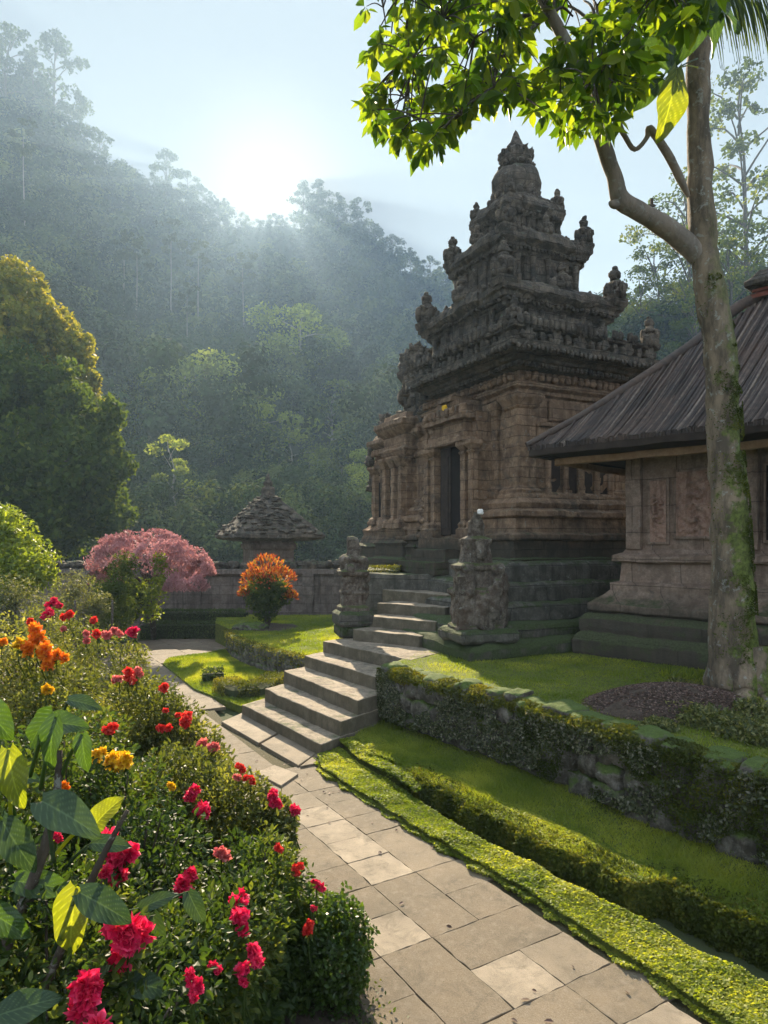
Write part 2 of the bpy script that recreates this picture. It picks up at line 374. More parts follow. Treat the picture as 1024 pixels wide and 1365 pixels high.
M['lawn'] = simple('lawn', (.06, .08, .016), (.15, .17, .028), 22, .95, .8, .02)
M['hedge'] = leafmat('hedge_leaves', [(0, (.02, .035, .01)), (.6, (.05, .085, .018)), (1, (.14, .15, .035))], .4, .6)
M['edge'] = leafmat('edging_leaves', [(0, (.03, .045, .010)), (.5, (.065, .085, .014)), (1, (.20, .19, .03))], .3, .8, spec=.1)
M['soil'] = simple('soil', (.05, .038, .028), (.10, .075, .055), 30, .95, .9, .02)
M['ground'] = simple('ground', (.035, .05, .018), (.06, .07, .03), .8, .95, .5, .05)
M['yellowcloth'] = simple('yellow_cloth', (.65, .38, .02), (.75, .46, .03), 6, .8, .1)
M['offering'] = simple('white_petals', (.8, .78, .72), (.7, .68, .6), 20, .7, .1)
M['wood'] = simple('eave_wood', (.20, .12, .06), (.30, .19, .10), 14, .75, .5)
M['darkwood'] = simple('dark_wood', (.03, .022, .018), (.055, .04, .03), 10, .8, .5)
M['black'] = simple('painted_opening_shade', (.012, .01, .009), (.02, .016, .014), 5, .95, .1)  # near-black panels paint the shade inside door, niches and window
M['brickred'] = simple('red_clay', (.16, .05, .035), (.22, .08, .05), 10, .8, .4)

# path material: per-slab tint attribute
def pathmat():
    k = N('path_stone'); a = k.n('Attribute', attribute_name='tint'); t = a.outputs['Fac']
    n = k.noise(3, 6, .65); f = k.noise(130, 4, .85)
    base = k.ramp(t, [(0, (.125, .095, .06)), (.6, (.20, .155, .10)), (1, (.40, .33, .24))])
    col = k.mix(k.ramp(n, [(.38, 0.), (.66, .6)]), base, (.12, .098, .068))
    col = k.mix(k.ramp(f, [(.45, 0.), (.75, .6)]), col, (.33, .28, .21)); col = k.mix(k.ramp(f, [(.25, .7), (.42, 0.)]), col, (.05, .04, .03))
    st = k.noise(7, 7, .75, dist=.5); col = k.mix(k.ramp(st, [(.5, 0.), (.68, .6)]), col, (.075, .065, .045)); s3 = k.noise(1.3, 4, .6); col = k.mix(k.ramp(s3, [(.45, 0.), (.6, .45)]), col, (.10, .085, .06)); s4 = k.noise(24, 5, .7); col = k.mix(k.ramp(s4, [(.5, 0.), (.7, .5)]), col, (.26, .215, .16))
    return k.set(col, .85, k.bump(k.math('ADD', k.math('MULTIPLY', n, 1.2), f), .55, .008), .3)
M['path'] = pathmat()
M['mortar'] = simple('path_bed', (.055, .055, .025), (.12, .10, .06), 60, .95, 1., .012)

# ------------------------------------------------------------------ terrain
def smooth(a, b, x): t = np.clip((x - a) / (b - a), 0, 1); return t * t * (3 - 2 * t)
RX = [-700, -300, 0, 60, 110, 150, 190, 250, 300, 345, 375, 440, 500, 560, 610, 680, 760, 820, 900, 1024, 1500]
RY = [90, 70, 150, 150, 210, 250, 285, 290, 300, 300, 298, 305, 345, 385, 415, 460, 480, 480, 470, 440, 430]   # skyline of the bare hill
RD = [230, 230, 240, 250, 270, 300, 340, 370, 395, 400, 400, 400, 390, 380, 370, 300, 180, 130, 115, 105, 100]
AZ = np.linspace(-700, 1500, 190)
def hill(px, d):   # height at azimuth column px and depth d
    el = (HY - np.interp(px, RX, RY)) / FPX; rd = np.interp(px, RX, RD); st = np.interp(px, [0, 200, 700, 1024], [34, 45, 45, 42])
    u = np.clip((d - st) / (rd - st), 0, 1); z = (CAMZ + d * el) * u ** .75
    over = np.clip((d - rd) / 120, 0, 1.5); z = z * (1 - .35 * over)
    X = (px - CX) / FPX * d; P = np.stack([X, d, X * 0], 1)
    z = z + u * (fbm(P, .02, 3) * 6 - 4) * smooth(0, .3, u) * (1 - .6 * smooth(.85, 1, u))
    return np.maximum(z, -.25)
b = MB()
D = np.concatenate([np.linspace(30, 140, 46), np.linspace(145, 560, 70)])
P = []
for d in D:
    z = hill(AZ, np.full(len(AZ), d)); P.append(np.stack([(AZ - CX) / FPX * d, np.full(len(AZ), d), z], 1))
b.grid(np.array(P)); hillm = simple('forest_floor', (.02, .03, .012), (.045, .055, .02), .3, .95, .6, .4)
struct('hill', b, hillm, smooth=True)
b = MB(); b.grid([[(-560, -34, -.28), (640, -34, -.28)], [(-560, 560, -.28), (640, 560, -.28)]]); struct('ground', b, M['ground'])
# garden ground slightly above the big sheet
b = MB(); b.grid([[(x, y, -.06) for x in np.linspace(-30, 30, 60)] for y in np.linspace(-12, 36, 60)]); struct('garden_ground', b, M['ground'])

# ------------------------------------------------------------------ haze
b = MB(); b.box(-580, 660, -36, 575, -1.4, 216, 2000); hz = b
k = bpy.data.materials.new('haze'); k.use_nodes = True; nt = k.node_tree; nt.nodes.clear()
pv = nt.nodes.new('ShaderNodeVolumePrincipled'); o_ = nt.nodes.new('ShaderNodeOutputMaterial'); nt.links.new(pv.outputs[0], o_.inputs['Volume'])
pv.inputs['Color'].default_value = (.54, .76, 1, 1); pv.inputs['Density'].default_value = .0009; pv.inputs['Anisotropy'].default_value = .3
struct('haze', hz, k, kind='stuff')

# ------------------------------------------------------------------ path
RE = [(2.75, .6), (1.33, 2.79), (1.03, 3.32), (.75, 3.77), (.26, 4.48), (-.12, 5.1), (-.56, 5.73), (-.9, 6.05), (-1.79, 7.44), (-2.5, 8.91), (-3.47, 10.5), (-3.5, 10.9), (-2.82, 12.2), (-2.8, 12.9)]
LE = [(.5, .6), (-.02, 2.6), (-.2, 3.1), (-.5, 3.8), (-.85, 4.5), (-1.1, 5.1), (-1.35, 5.6), (-1.6, 6.2), (-2.3, 7.5), (-3.2, 8.9), (-4.6, 10.5), (-4.9, 12.0), (-4.5, 13.6), (-3.0, 13.9)]
def resamp(pl, n):
    pl = np.array(pl, float); s = np.r_[0, np.cumsum(np.linalg.norm(np.diff(pl[:, :2], axis=0), axis=1))]; t = np.linspace(0, s[-1], n)
    return np.stack([np.interp(t, s, pl[:, j]) for j in range(pl.shape[1])], 1)
def densify(pl, m=12):
    pl = np.array(pl, float); out = []
    for a, c in zip(pl[:-1], pl[1:]): out += [a + (c - a) * t for t in np.linspace(0, 1, m, endpoint=False)]
    return np.array(out + [pl[-1]])
A = densify(LE); B = densify(RE); z0 = np.full((len(A), 1), .0)
b = MB(); A2 = np.hstack([A - (B - A) * .25, z0]); B2 = np.hstack([B + (B - A) * .06, z0]); b.ruled(A2, B2, 14)
struct('path', b, M['mortar'], smooth=True, disp=(.004, 3))
poly = np.array(LE + RE[::-1])
def inside(p, poly):
    c = False; x, y = p; j = len(poly) - 1
    for i in range(len(poly)):
        if (poly[i][1] > y) != (poly[j][1] > y) and x < (poly[j][0] - poly[i][0]) * (y - poly[i][1]) / (poly[j][1] - poly[i][1]) + poly[i][0]: c = not c
        j = i
    return c
U_, V_ = np.array([.855, .518]), np.array([-.518, .855])
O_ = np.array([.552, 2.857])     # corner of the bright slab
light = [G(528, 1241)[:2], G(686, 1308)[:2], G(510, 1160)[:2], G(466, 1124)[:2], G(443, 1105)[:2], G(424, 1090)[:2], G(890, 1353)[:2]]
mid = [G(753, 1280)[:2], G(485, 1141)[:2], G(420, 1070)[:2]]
b = MB(); used = set(); c = .30; rr = random.Random(3)
def slab(i, j, wi, hj, tint):
    g = .0032
    p = [O_ + U_ * (c * (i + a) ) + V_ * (c * (j + e)) for a, e in ((0, 0), (wi, 0), (wi, hj), (0, hj))]
    if sum(inside(q, poly) for q in p) < 2 or not inside(np.mean(p, 0), poly): return False
    m = np.mean(p, 0); zt = .016 + rr.uniform(-.0015, .0015)
    A_ = [[*(O_ + U_ * (c * (i + a)) + V_ * (c * (j + e))), zt + rr.uniform(-.002, .002)] for e in (g / c, hj - g / c) for a in np.linspace(g / c, wi - g / c, 7)]
    L = [p_ + (m - p_) / np.linalg.norm(m - p_) * g for p_ in p]
    n = 6; edge = []
    for q in range(4):
        for t in range(n): edge.append(L[q] + (L[(q + 1) % 4] - L[q]) * t / n)
    edge = np.array(edge) + np.array([[rr.uniform(-.0045, .0045), rr.uniform(-.0045, .0045)] for _ in range(4 * n)])
    rings = []
    for f, z in ((1, -.02), (1, zt - .002), (.993, zt), (.5, zt), (.01, zt)): rings.append([(*(m + (e - m) * f), z) for e in edge])
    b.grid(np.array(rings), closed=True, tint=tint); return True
def isl(pt, i, j, wi, hj):
    d = pt - O_; u, v = d @ U_ / c, d @ V_ / c; return i <= u < i + wi and j <= v < j + hj
cells = [(i, j) for j in range(-8, 40) for i in range(-24, 12)]
occ = set()
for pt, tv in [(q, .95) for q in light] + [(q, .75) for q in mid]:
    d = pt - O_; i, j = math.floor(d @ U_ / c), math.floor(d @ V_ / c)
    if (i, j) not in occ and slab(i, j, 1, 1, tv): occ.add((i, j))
for i, j in cells:
    if (i, j) in occ: continue
    for wi, hj in rr.sample([(2, 2), (2, 1), (1, 2), (1, 1), (2, 1)], 5):
        cc = [(i + a, j + e) for a in range(wi) for e in range(hj)]
        if any(q in occ for q in cc): continue
        if slab(i, j, wi, hj, rr.uniform(0, .65)): occ.update(cc); break
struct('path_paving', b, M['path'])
# landing slabs at the foot of the stairs
b = MB()
for pts, tv in (([(295, 962), (345, 991), (372, 976), (323, 950)], .8), ([(347, 992), (398, 1021), (424, 1003), (374, 977)], .7), ([(400, 1022), (427, 1017), (432, 1000), (425, 1003)], .6), ([(340, 1030), (375, 1048), (398, 1032), (366, 1020)], .9)):
    p = np.array([G(*q, .03)[:2] for q in pts]); m = p.mean(0); e = []
    for q in range(4):
        for t in range(6): e.append(p[q] + (p[(q + 1) % 4] - p[q]) * t / 6)
    e = m + (np.array(e) - m) * .99; zt = .034
    b.grid(np.array([[(*(m + (q - m) * f), z) for q in e] for f, z in ((1, -.02), (1, zt - .005), (.98, zt), (.5, zt), (.01, zt))]), closed=True, tint=tv)
struct('landing_paving', b, M['path'])

# ------------------------------------------------------------------ stairs
steps = [((323, 939), (427, 992)), ((353, 918), (454, 962)), ((379, 895), (477, 934)), ((406, 874), (500, 902)), ((431, 855), (526, 875)),
         ((471, 839), (559, 848)), ((488, 821), (581, 829)), ((503, 804), (593, 810)), ((510, 786), (596, 793)), ((500, 770), (598, 775)), ((535, 757), (606, 759))]
st = thing('stone_stairs', 'worn stone stairs climbing from the path to the temple door', 'stairs', (0, 7, 0))
# extra-long fifth tread runs on to the mossy plinth
for k_, (l, r_) in enumerate(steps):
    z = .141 * (k_ + 1); L, Rr = G(*l, z)[:2], G(*r_, z)[:2]; dr = (Rr - L) / np.linalg.norm(Rr - L)
    bd = np.array([.6, .8]) if k_ < 5 else np.array([.62, .78]); ln = 1.0 if k_ < 5 else 1.5
    if k_ == 4: Rr = Rr + dr * .28
    if k_ > 6: L = L - dr * .0
    b = MB(); b.prism([L, Rr, Rr + bd * ln, L + bd * ln], -.05 if k_ < 6 else .5, z, .09)
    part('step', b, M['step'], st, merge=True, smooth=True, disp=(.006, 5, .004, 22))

# ------------------------------------------------------------------ temple
FA = math.atan2(.438, .9)
TC = np.array([2.19, 11.2, 0.])
tm = thing('stone_temple', 'tall dark carved stone temple with tiered tower and stepped mossy base', 'temple', tuple(TC), FA)
DS = dict(merge=True, smooth=True, disp=(.012, 3.5, .007, 16))
def tpart(name, b, mat, parent=tm, **k): return part(name, b, mat, parent, world=False, **({**DS, **k}))
def l2w(x, y): c_, s_ = math.cos(FA), math.sin(FA); return np.array([TC[0] + x * c_ - y * s_, TC[1] + x * s_ + y * c_])

# stepped mossy base
led = [(1.89, 1.64, .55, .87), (1.62, 1.40, .80, 1.03), (1.28, 1.14, 1.0, 1.24), (1.0, .92, 1.2, 1.47), (.74, .70, 1.42, 1.72)]
for xo, yo, za, zb in led:
    x0, x1, y0, y1 = -1 - xo, 1.5 + xo * .3, -1.4 - yo, -1.4 - yo + 2.35
    b = MB(); cx_, cy_ = (x0 + x1) / 2, (y0 + y1) / 2
    b.loft(cx_, cy_, (x1 - x0) / 2, (y1 - y0) / 2, [(-.04, za), (0, za + .03), (.0, zb - .06), (-.03, zb - .02), (-.06, zb)], .09)
    tpart('base_ledge', b, M['ledge'], disp=(.02, 3., .01, 12))
# platform in front of the facade and under the wing
b = MB(); b.prism([(-.34, 10.15), (.9, 9.7), (4.6, 11.0), (3.5, 15.2), (-.2, 15.0), (-.28, 12.5)], 0, 1.5, .12)
M_i = lambda mb: None
pl_ = b; V_w = None
ca, sa = math.cos(FA), math.sin(FA)
for i_, v in enumerate(b.V):
    w = v - TC; b.V[i_] = np.stack([w[:, 0] * ca + w[:, 1] * sa, -w[:, 0] * sa + w[:, 1] * ca, w[:, 2]], 1)
tpart('platform', b, M['ledge'], disp=(.015, 3., .008, 12))
# main body: plinth
b = MB(); b.loft(0, 0, 1.0, 1.4, [(.30, 1.45), (.36, 1.5), (.36, 1.74), (.31, 1.76), (.31, 1.98), (.36, 2.0), (.36, 2.07), (.28, 2.1), (.26, 2.3), (.31, 2.33), (.30, 2.4), (.2, 2.44), (.22, 2.52), (.17, 2.58), (.1, 2.62), (.1, 2.66), (.0, 2.7)], .09)
tpart('plinth', b, M['temple'])
# body wall
b = MB(); b.loft(0, 0, 1.0, 1.4, [(0, 2.6), (0, 4.05), (.04, 4.07), (.04, 4.12), (.10, 4.16), (.10, 4.21), (.03, 4.24), (.03, 4.40), (.09, 4.42)], .09)
tpart('body', b, M['temple'])
# corner pilasters with base and capital, in front of both faces
def pilaster(x, y, a, bb, z0, z1, parent=tm, mat='temple'):
    q = MB(); h = z1 - z0
    q.loft(x, y, a, bb, [(.07, z0), (.07, z0 + .06 * h), (.045, z0 + .07 * h), (.055, z0 + .10 * h), (.0, z0 + .14 * h), (0, z0 + .86 * h), (.03, z0 + .88 * h), (.03, z0 + .90 * h), (.06, z0 + .94 * h), (.08, z0 + .96 * h), (.08, z1)], .08)
    return tpart('pilaster', q, M[mat], parent)
pilaster(-.90, -1.30, .16, .16, 2.55, 4.06); pilaster(.9, -1.30, .16, .16, 2.55, 4.06); pilaster(-.92, 1.30, .14, .16, 2.55, 4.06)
pilaster(-.96, -.86, .10, .09, 2.6, 4.0); pilaster(-.96, .88, .10, .09, 2.6, 4.0)
# colonnettes on the right-hand face, shade between them painted as dark panels
for x in (-.52, -.2, .1, .4, .68): 
    q = MB(); q.lathe((x, -1.44, 2.62), [(.075, 0), (.075, .05), (.05, .08), (.06, .14), (.045, .2), (.05, .6), (.045, .66), (.065, .72), (.07, .82), (.07, .86)], 12); tpart('colonnette', q, M['temple'], disp=(.006, 6))
b = MB(); b.box(-.72, .82, -1.52, -1.36, 3.46, 3.60, .08); b.box(-.74, .84, -1.56, -1.36, 3.6, 3.66, .08); tpart('side_sill', MB().box(-.72, .82, -1.54, -1.36, 2.56, 2.64, .08), M['temple']); b.box(-.5, .6, -1.45, -1.38, 3.72, 4.0, .08); tpart('side_lintel', b, M['temple'])
for x in (-.36, -.05, .25, .54): tpart('recess_shade', MB().box(x - .09, x + .09, -1.405, -1.39, 2.66, 3.44, .2), M['darkwood'], disp=None)
b = MB(); b.box(.74, .88, -1.43, -1.41, 2.7, 3.3, .1); cl = b
tpart('yellow_cloth', cl, M['yellowcloth'], disp=(.01, 6))
# door on the facade (-x face)
tpart('porch', MB().box(-1.31, -.95, -.80, .44, 1.98, 3.9, .09), M['temple']); dr_ = MB(); dr_.box(-1.335, -1.315, -.52, .14, 2.06, 3.44, .1); dd = tpart('doorway', dr_, M['black'], disp=None)
q = MB(); q.box(-1.365, -1.34, -.14, .14, 2.08, 3.42, .08); q.box(-1.38, -1.365, -.10, .08, 2.2, 3.3, .08); tpart('door_leaf', q, M['darkwood'], dd, disp=(.004, 8))
for y, w in ((-.63, .055), (.24, .06), (-.84, .055), (.45, .06)):
    q = MB(); q.loft(-1.40, y, w, w, [(.05, 2.02), (.05, 2.16), (.02, 2.19), (.03, 2.24), (0, 2.28), (0, 3.26), (.025, 3.30), (.0, 3.33), (.05, 3.40), (.05, 3.46)], .07); tpart('door_column', q, M['temple'], disp=(.006, 9))
q = MB()
for (y0, y1, x, z0, z1) in ((-.80, .42, -1.26, 3.45, 3.53), (-.70, .34, -1.22, 3.53, 3.62), (-.66, .30, -1.17, 3.62, 3.80), (-.76, .40, -1.27, 3.80, 3.87), (-.6, .24, -1.2, 3.87, 3.95), (-.5, .14, -1.17, 3.95, 4.12), (-.38, .02, -1.22, 4.12, 4.2)): q.box(x - .26, -.95, y0, y1, z0, z1, .07)
for s_ in range(9): q.rock((-1.50, -.72 + s_ * .135, 3.93), (.05, .05, .07), seed=s_, amp=.3)
tpart('door_lintel', q, M['temple'], disp=(.014, 6, .01, 18))
q = MB(); q.rock((-1.50, -.2, 4.02), (.03, .05, .05), seed=4); tpart('yellow_flower', q, M['yellowcloth'], disp=None)
q = MB(); q.box(-2.0, -1.28, -.74, .38, 1.5, 1.68, .08); q.box(-1.8, -1.28, -.7, .34, 1.66, 1.86, .08); q.box(-1.6, -1.2, -.82, .46, 1.84, 2.03, .08); tpart('door_step', q, M['temple'])
# bands of carved lumps across the facade and side
def band(axis, fixed, a, b_, z, n, s, mat='temple', seed=0, parent=tm, name='carved_band'):
    q = MB()
    for i in range(n):
        t = a + (b_ - a) * (i + .5) / n; w = (b_ - a) / n * .42
        p = (fixed, t, z) if axis == 'y' else (t, fixed, z); sz = (s, w, s * 1.3) if axis == 'y' else (w, s, s * 1.3)
        q.rock(p, sz, seed=seed + i, amp=.25, n=3, p=3)
    return tpart(name, q, M[mat], parent, disp=None, merge=True)
band('y', -1.06, -1.35, 1.35, 4.32, 22, .05); band('x', -1.45, -.95, .95, 4.32, 16, .05, seed=50)
# small pagoda-shaped niche relief left of the door
q = MB(); zz = 2.02
for i in range(8): w = .20 - .021 * i; q.loft(-1.30 + .0 * i, .66, w * .7, w, [(-.03, zz), (.0, zz + .03), (0, zz + .07), (-.05, zz + .10)], .07); zz += .125
q.lathe((-1.30, .66, zz - .02), [(.05, 0), (.06, .05), (.02, .14), (.0, .2)], 8); tpart('relief_pagoda', q, M['temple'], disp=(.01, 8))
# wing
wg = tpart('wing', MB().loft(-.25, 2.3, .80, .95, [(.34, 1.45), (.34, 1.62), (.28, 1.66), (.28, 1.85), (.32, 1.88), (.24, 1.95), (.18, 2.1), (.2, 2.2), (.05, 2.32), (0, 2.4), (0, 3.45), (.05, 3.5), (.05, 3.56), (.0, 3.6), (0, 3.8), (.08, 3.84), (.14, 3.9), (.14, 3.98), (.05, 4.0), (0, 4.1)], .09), M['temple'])
tpart('wing_bay', MB().loft(-.75, 1.95, .5, .42, [(.20, 1.5), (.20, 1.66), (.15, 1.7), (.15, 1.9), (.18, 1.95), (.08, 2.05), (.1, 2.2), (.0, 2.3), (0, 3.5), (.05, 3.55), (.09, 3.65), (.02, 3.7), (.02, 3.9), (.12, 4.0), (.17, 4.08), (.17, 4.16), (.03, 4.2), (.0, 4.3)], .08), M['temple'])
for y in (1.62, 1.9, 2.24): pilaster(-1.29, y, .06, .06, 2.22, 3.5)
for y in (2.75, 3.15): pilaster(-1.08, y, .06, .07, 2.3, 3.46)
for bx_ in ((-1.262, -1.25, 1.70, 1.84, 2.35, 3.35), (-1.262, -1.25, 1.98, 2.16, 2.35, 3.35), (-1.062, -1.05, 2.84, 3.06, 2.45, 3.3)): tpart('wing_niche_shade', MB().box(*bx_, .1), M['black'], disp=None)
band('y', -1.14, 1.5, 3.2, 3.72, 14, .05, seed=20)
for (x, y, z, s) in ((-.95, 3.1, 4.05, .85), (-1.0, 2.75, 4.1, .7), (-.3, 3.25, 4.0, .8), (-1.15, 3.28, 3.55, .6), (-1.12, 3.3, 3.05, .5), (-.6, 3.25, 4.05, .6)):
    q = MB(); zz = z
    for i in range(4): q.rock((x, y, zz), (.15 * s * (1 - .16 * i), .15 * s * (1 - .16 * i), .11 * s), seed=int(zz * 31 + i), amp=.35, n=5); zz += .15 * s
    tpart('finial', q, M['roofstone'], disp=(.02, 9))
# crest: rough upright carved slab on the wing
q = MB()
rr = random.Random(5)
for i in range(52):
    t = rr.random(); y = 1.75 + (rr.random() - .5) * 1.2 * (1 - .5 * t) - .1 * t; z = 4.1 + t * 1.3
    q.rock((-.95 + rr.uniform(-.10, .08), y, z), (rr.uniform(.08, .17), rr.uniform(.10, .2), rr.uniform(.10, .2)), rz=rr.uniform(0, 3), seed=i, amp=.4, n=5, fs=1.5)
tpart('crest', q, M['roofstone'], disp=(.025, 8, .015, 22))

def finial(x, y, z, s, name='finial', parent=tm, seed=0):
    """corner ornament: seated figure on a lotus block with curled wings"""
    q = MB(); q.loft(x, y, .13 * s, .13 * s, [(0, z - .04), (.02 * s, z + .02 * s), (.02 * s, z + .08 * s), (-.02 * s, z + .1 * s)], .06)
    for (dx, dy, dz, sx, sy, sz) in ((0, 0, .18, .16, .16, .13), (0, 0, .32, .125, .125, .10), (.0, 0, .42, .07, .07, .06), (0, 0, .51, .085, .085, .075), (0, 0, .60, .045, .045, .05),
                                     (-.16, .0, .22, .07, .05, .13), (.16, 0, .22, .07, .05, .13), (0, -.16, .22, .05, .07, .13), (0, .16, .22, .05, .07, .13), (-.11, -.11, .3, .04, .04, .06), (.11, -.11, .3, .04, .04, .06)):
        q.rock((x + dx * s, y + dy * s, z + dz * s), (sx * s, sy * s, sz * s), seed=seed + int(dz * 40), amp=.22, n=5, p=2.6, fs=1.5)
    return tpart(name, q, M['roofstone'], parent, disp=(.012 * s, 12))

def tier(name, wx, wy, bz0, bz1, bodyx, bodyy, z_top, fs, seed, spike=True):
    """body block, flaring cornice, ornament row and corner finials"""
    q = MB(); q.loft(0, 0, bodyx, bodyy, [(.10, bz0), (.10, bz0 + .07), (.04, bz0 + .10), (.06, bz0 + .15), (0, bz0 + .19), (0, bz1)], .07)
    q.loft(0, 0, bodyx * .62, bodyy + .07, [(.03, bz0), (.03, bz0 + .16), (0, bz0 + .2), (0, bz1)], .07); q.loft(0, 0, bodyx + .07, bodyy * .62, [(.03, bz0), (.03, bz0 + .16), (0, bz0 + .2), (0, bz1)], .07)
    t = tpart(name, q, M['roofstone'])
    # niches and little columns
    n = 5; pf_ = [(.05, 0), (.03, .05), (.045, .12), (.03, (bz1 - bz0) * .5), (.05, (bz1 - bz0) * .75), (.055, bz1 - bz0 - .1)]
    for i in range(n):
        u = -1 + (2 * i + 1) / n
        for (x, y) in ((u * bodyx, -bodyy - .09), (-bodyx - .09, u * bodyy)): tpart('colonnette', MB().lathe((x, y, bz0 + .1), pf_, 8), M['roofstone'], t, disp=(.008, 12))
    q = MB(); fl = wx - bodyx; hz_ = z_top - bz1
    q.loft(0, 0, bodyx, bodyy, [(.0, bz1 - .03), (fl * .35, bz1 + hz_ * .1), (fl * .4, bz1 + hz_ * .3), (fl * .72, bz1 + hz_ * .42), (fl * .78, bz1 + hz_ * .6), (fl * .97, bz1 + hz_ * .7), (fl, bz1 + hz_ * .8), (fl * .98, bz1 + hz_), (fl * .7, z_top + .03), (fl * .55, z_top + .12), (fl * .2, z_top + .14)], .06)
    q.loft(0, 0, bodyx * .42, bodyy + .02, [(.0, bz1 - .03), (fl * .4, bz1 + hz_ * .2), (fl * .45, bz1 + hz_ * .4), (fl * .9, bz1 + hz_ * .6), (fl + .02, bz1 + hz_ * .75), (fl, z_top + .03), (fl * .5, z_top + .12)], .06); q.loft(0, 0, bodyx + .02, bodyy * .42, [(.0, bz1 - .03), (fl * .4, bz1 + hz_ * .2), (fl * .45, bz1 + hz_ * .4), (fl * .9, bz1 + hz_ * .6), (fl + .02, bz1 + hz_ * .75), (fl, z_top + .03), (fl * .5, z_top + .12)], .06)
    rr = random.Random(seed); m = int(wx * 12)
    for i in range(m):
        u = (-1 + (2 * i + 1) / m) * .9
        for (x, y) in ((u * wx, -wy + .06), (u * wx, wy - .06), (-wx + .06, u * wy), (wx - .06, u * wy)):
            if rr.random() < .12: continue
            h = .07 * fs * rr.uniform(.6, 1.6) * (1.5 if i % 4 == 1 else 1)
            q.rock((x, y, z_top + h * .7), (.045 * fs, .045 * fs, h), seed=i * 7 + seed, amp=.35, n=3, p=2.6)
    for i in range(m * 2):   # hanging leaf ornaments under the edge
        u = (-1 + (i + .5) / m)
        for (x, y) in ((u * wx * .9, -bodyy - fl * .62), (-bodyx - fl * .62, u * wy * .9)):
            q.rock((x, y, bz1 + hz_ * .34), (.03, .03, .035), seed=i, amp=.3, n=3, p=2.6)
    tpart('tier_cornice', q, M['roofstone'], t, disp=(.022, 4.5, .014, 15))
    for sx in (-1, 1):
        for sy in (-1, 1): finial(sx * (wx - .1), sy * (wy - .1), z_top + .02, fs, seed=seed + sx + 3 * sy, parent=t)
    for (x, y) in ((-(wx - .1), 0), (0, -(wy - .1))): finial(x, y, z_top + .02, fs * .8, seed=seed + 9, parent=t)
# main cornice + parapet
q = MB(); q.loft(0, -.36, 1.0, 1.04, [(.06, 4.38), (.16, 4.41), (.16, 4.45), (.27, 4.48), (.27, 4.52), (.36, 4.54), (.36, 4.57), (.46, 4.60), (.47, 4.68), (.36, 4.71), (.28, 4.73), (.28, 4.86), (.36, 4.88), (.36, 4.93), (.2, 4.95), (.05, 4.97)], .08)
for i in range(34):
    u = -1 + (i + .5) / 17; h_ = .05 + .012 * (i % 3)
    for (x, y, a_) in ((u * 1.28, -1.71, 0), (-1.30, -.36 + u * 1.32, 1)):
        if i % 6 == 2: q.box(x - (.05 if a_ else .06), x + (.0 if a_ else .06), y - (.06 if a_ else .05), y + (.06 if a_ else .0), 4.72, 4.92, .08)
        elif i % 2: q.rock((x, y, 4.79), (.045, .045, h_), seed=i, amp=.3, n=4, p=3)
    for (x, y) in ((u * 1.42, -1.87), (-1.47, -.36 + u * 1.46)): q.rock((x, y, 4.575), (.028, .028, .04), seed=i + 5, amp=.25, n=3, p=2.6)

rr = random.Random(2)
for i in range(26):
    u = -1 + (i + .5) / 13
    for (x, y) in ((u * 1.30, -1.76), (-1.36, -.36 + u * 1.38)): 
        if rr.random() > .15: q.rock((x, y, 4.96 + .02 * rr.random()), (.045, .045, .06 + .05 * rr.random()), seed=i, amp=.3, n=3, p=2.8)
for i in range(30):
    u = -1 + (i + .5) / 15
    for (x, y) in ((u * 1.2, -1.58), (-1.18, -.36 + u * 1.2)): q.rock((x, y, 4.44), (.035, .035, .04), seed=i, amp=.2, n=3, p=5)
tpart('cornice', q, M['roofstone'], disp=(.018, 4, .01, 15))
for x, y, s in ((-1.25, -1.62, .62), (1.28, -1.62, .75), (-1.25, .95, .6)): finial(x, y, 4.93, s)
tier('tower_tier', 1.17, 1.22, 4.9, 5.40, .98, 1.05, 5.68, .95, 11)
tier('tower_tier', .86, .86, 5.74, 6.36, .71, .71, 6.66, .8, 23)
tier('tower_tier', .57, .57, 6.70, 7.08, .49, .49, 7.34, .55, 37)
q = MB(); q.lathe((0, 0, 7.38), [(.46, 0), (.46, .06), (.40, .1), (.42, .16), (.36, .20), (.33, .24), (.36, .28), (.40, .40), (.405, .5), (.38, .62), (.33, .70), (.24, .74), (.20, .76), (.20, .80), (.25, .84), (.26, .92), (.25, 1.0), (.20, 1.08), (.14, 1.10), (.12, 1.12), (.13, 1.16), (.10, 1.20), (.07, 1.27), (.04, 1.36), (.0, 1.42)], 28)
for i in range(12):
    a = i * math.pi / 6
    q.rock((.34 * math.cos(a), .34 * math.sin(a), 7.64), (.06, .06, .08), seed=i, n=3, amp=.3); q.rock((.26 * math.cos(a + .2), .26 * math.sin(a + .2), 8.15), (.045, .045, .045), seed=i, n=3, amp=.3); q.rock((.24 * math.cos(a), .24 * math.sin(a), 8.36), (.04, .04, .06), seed=i, n=3, amp=.3)
tpart('spire', q, M['roofstone'], disp=(.018, 6, .012, 18))
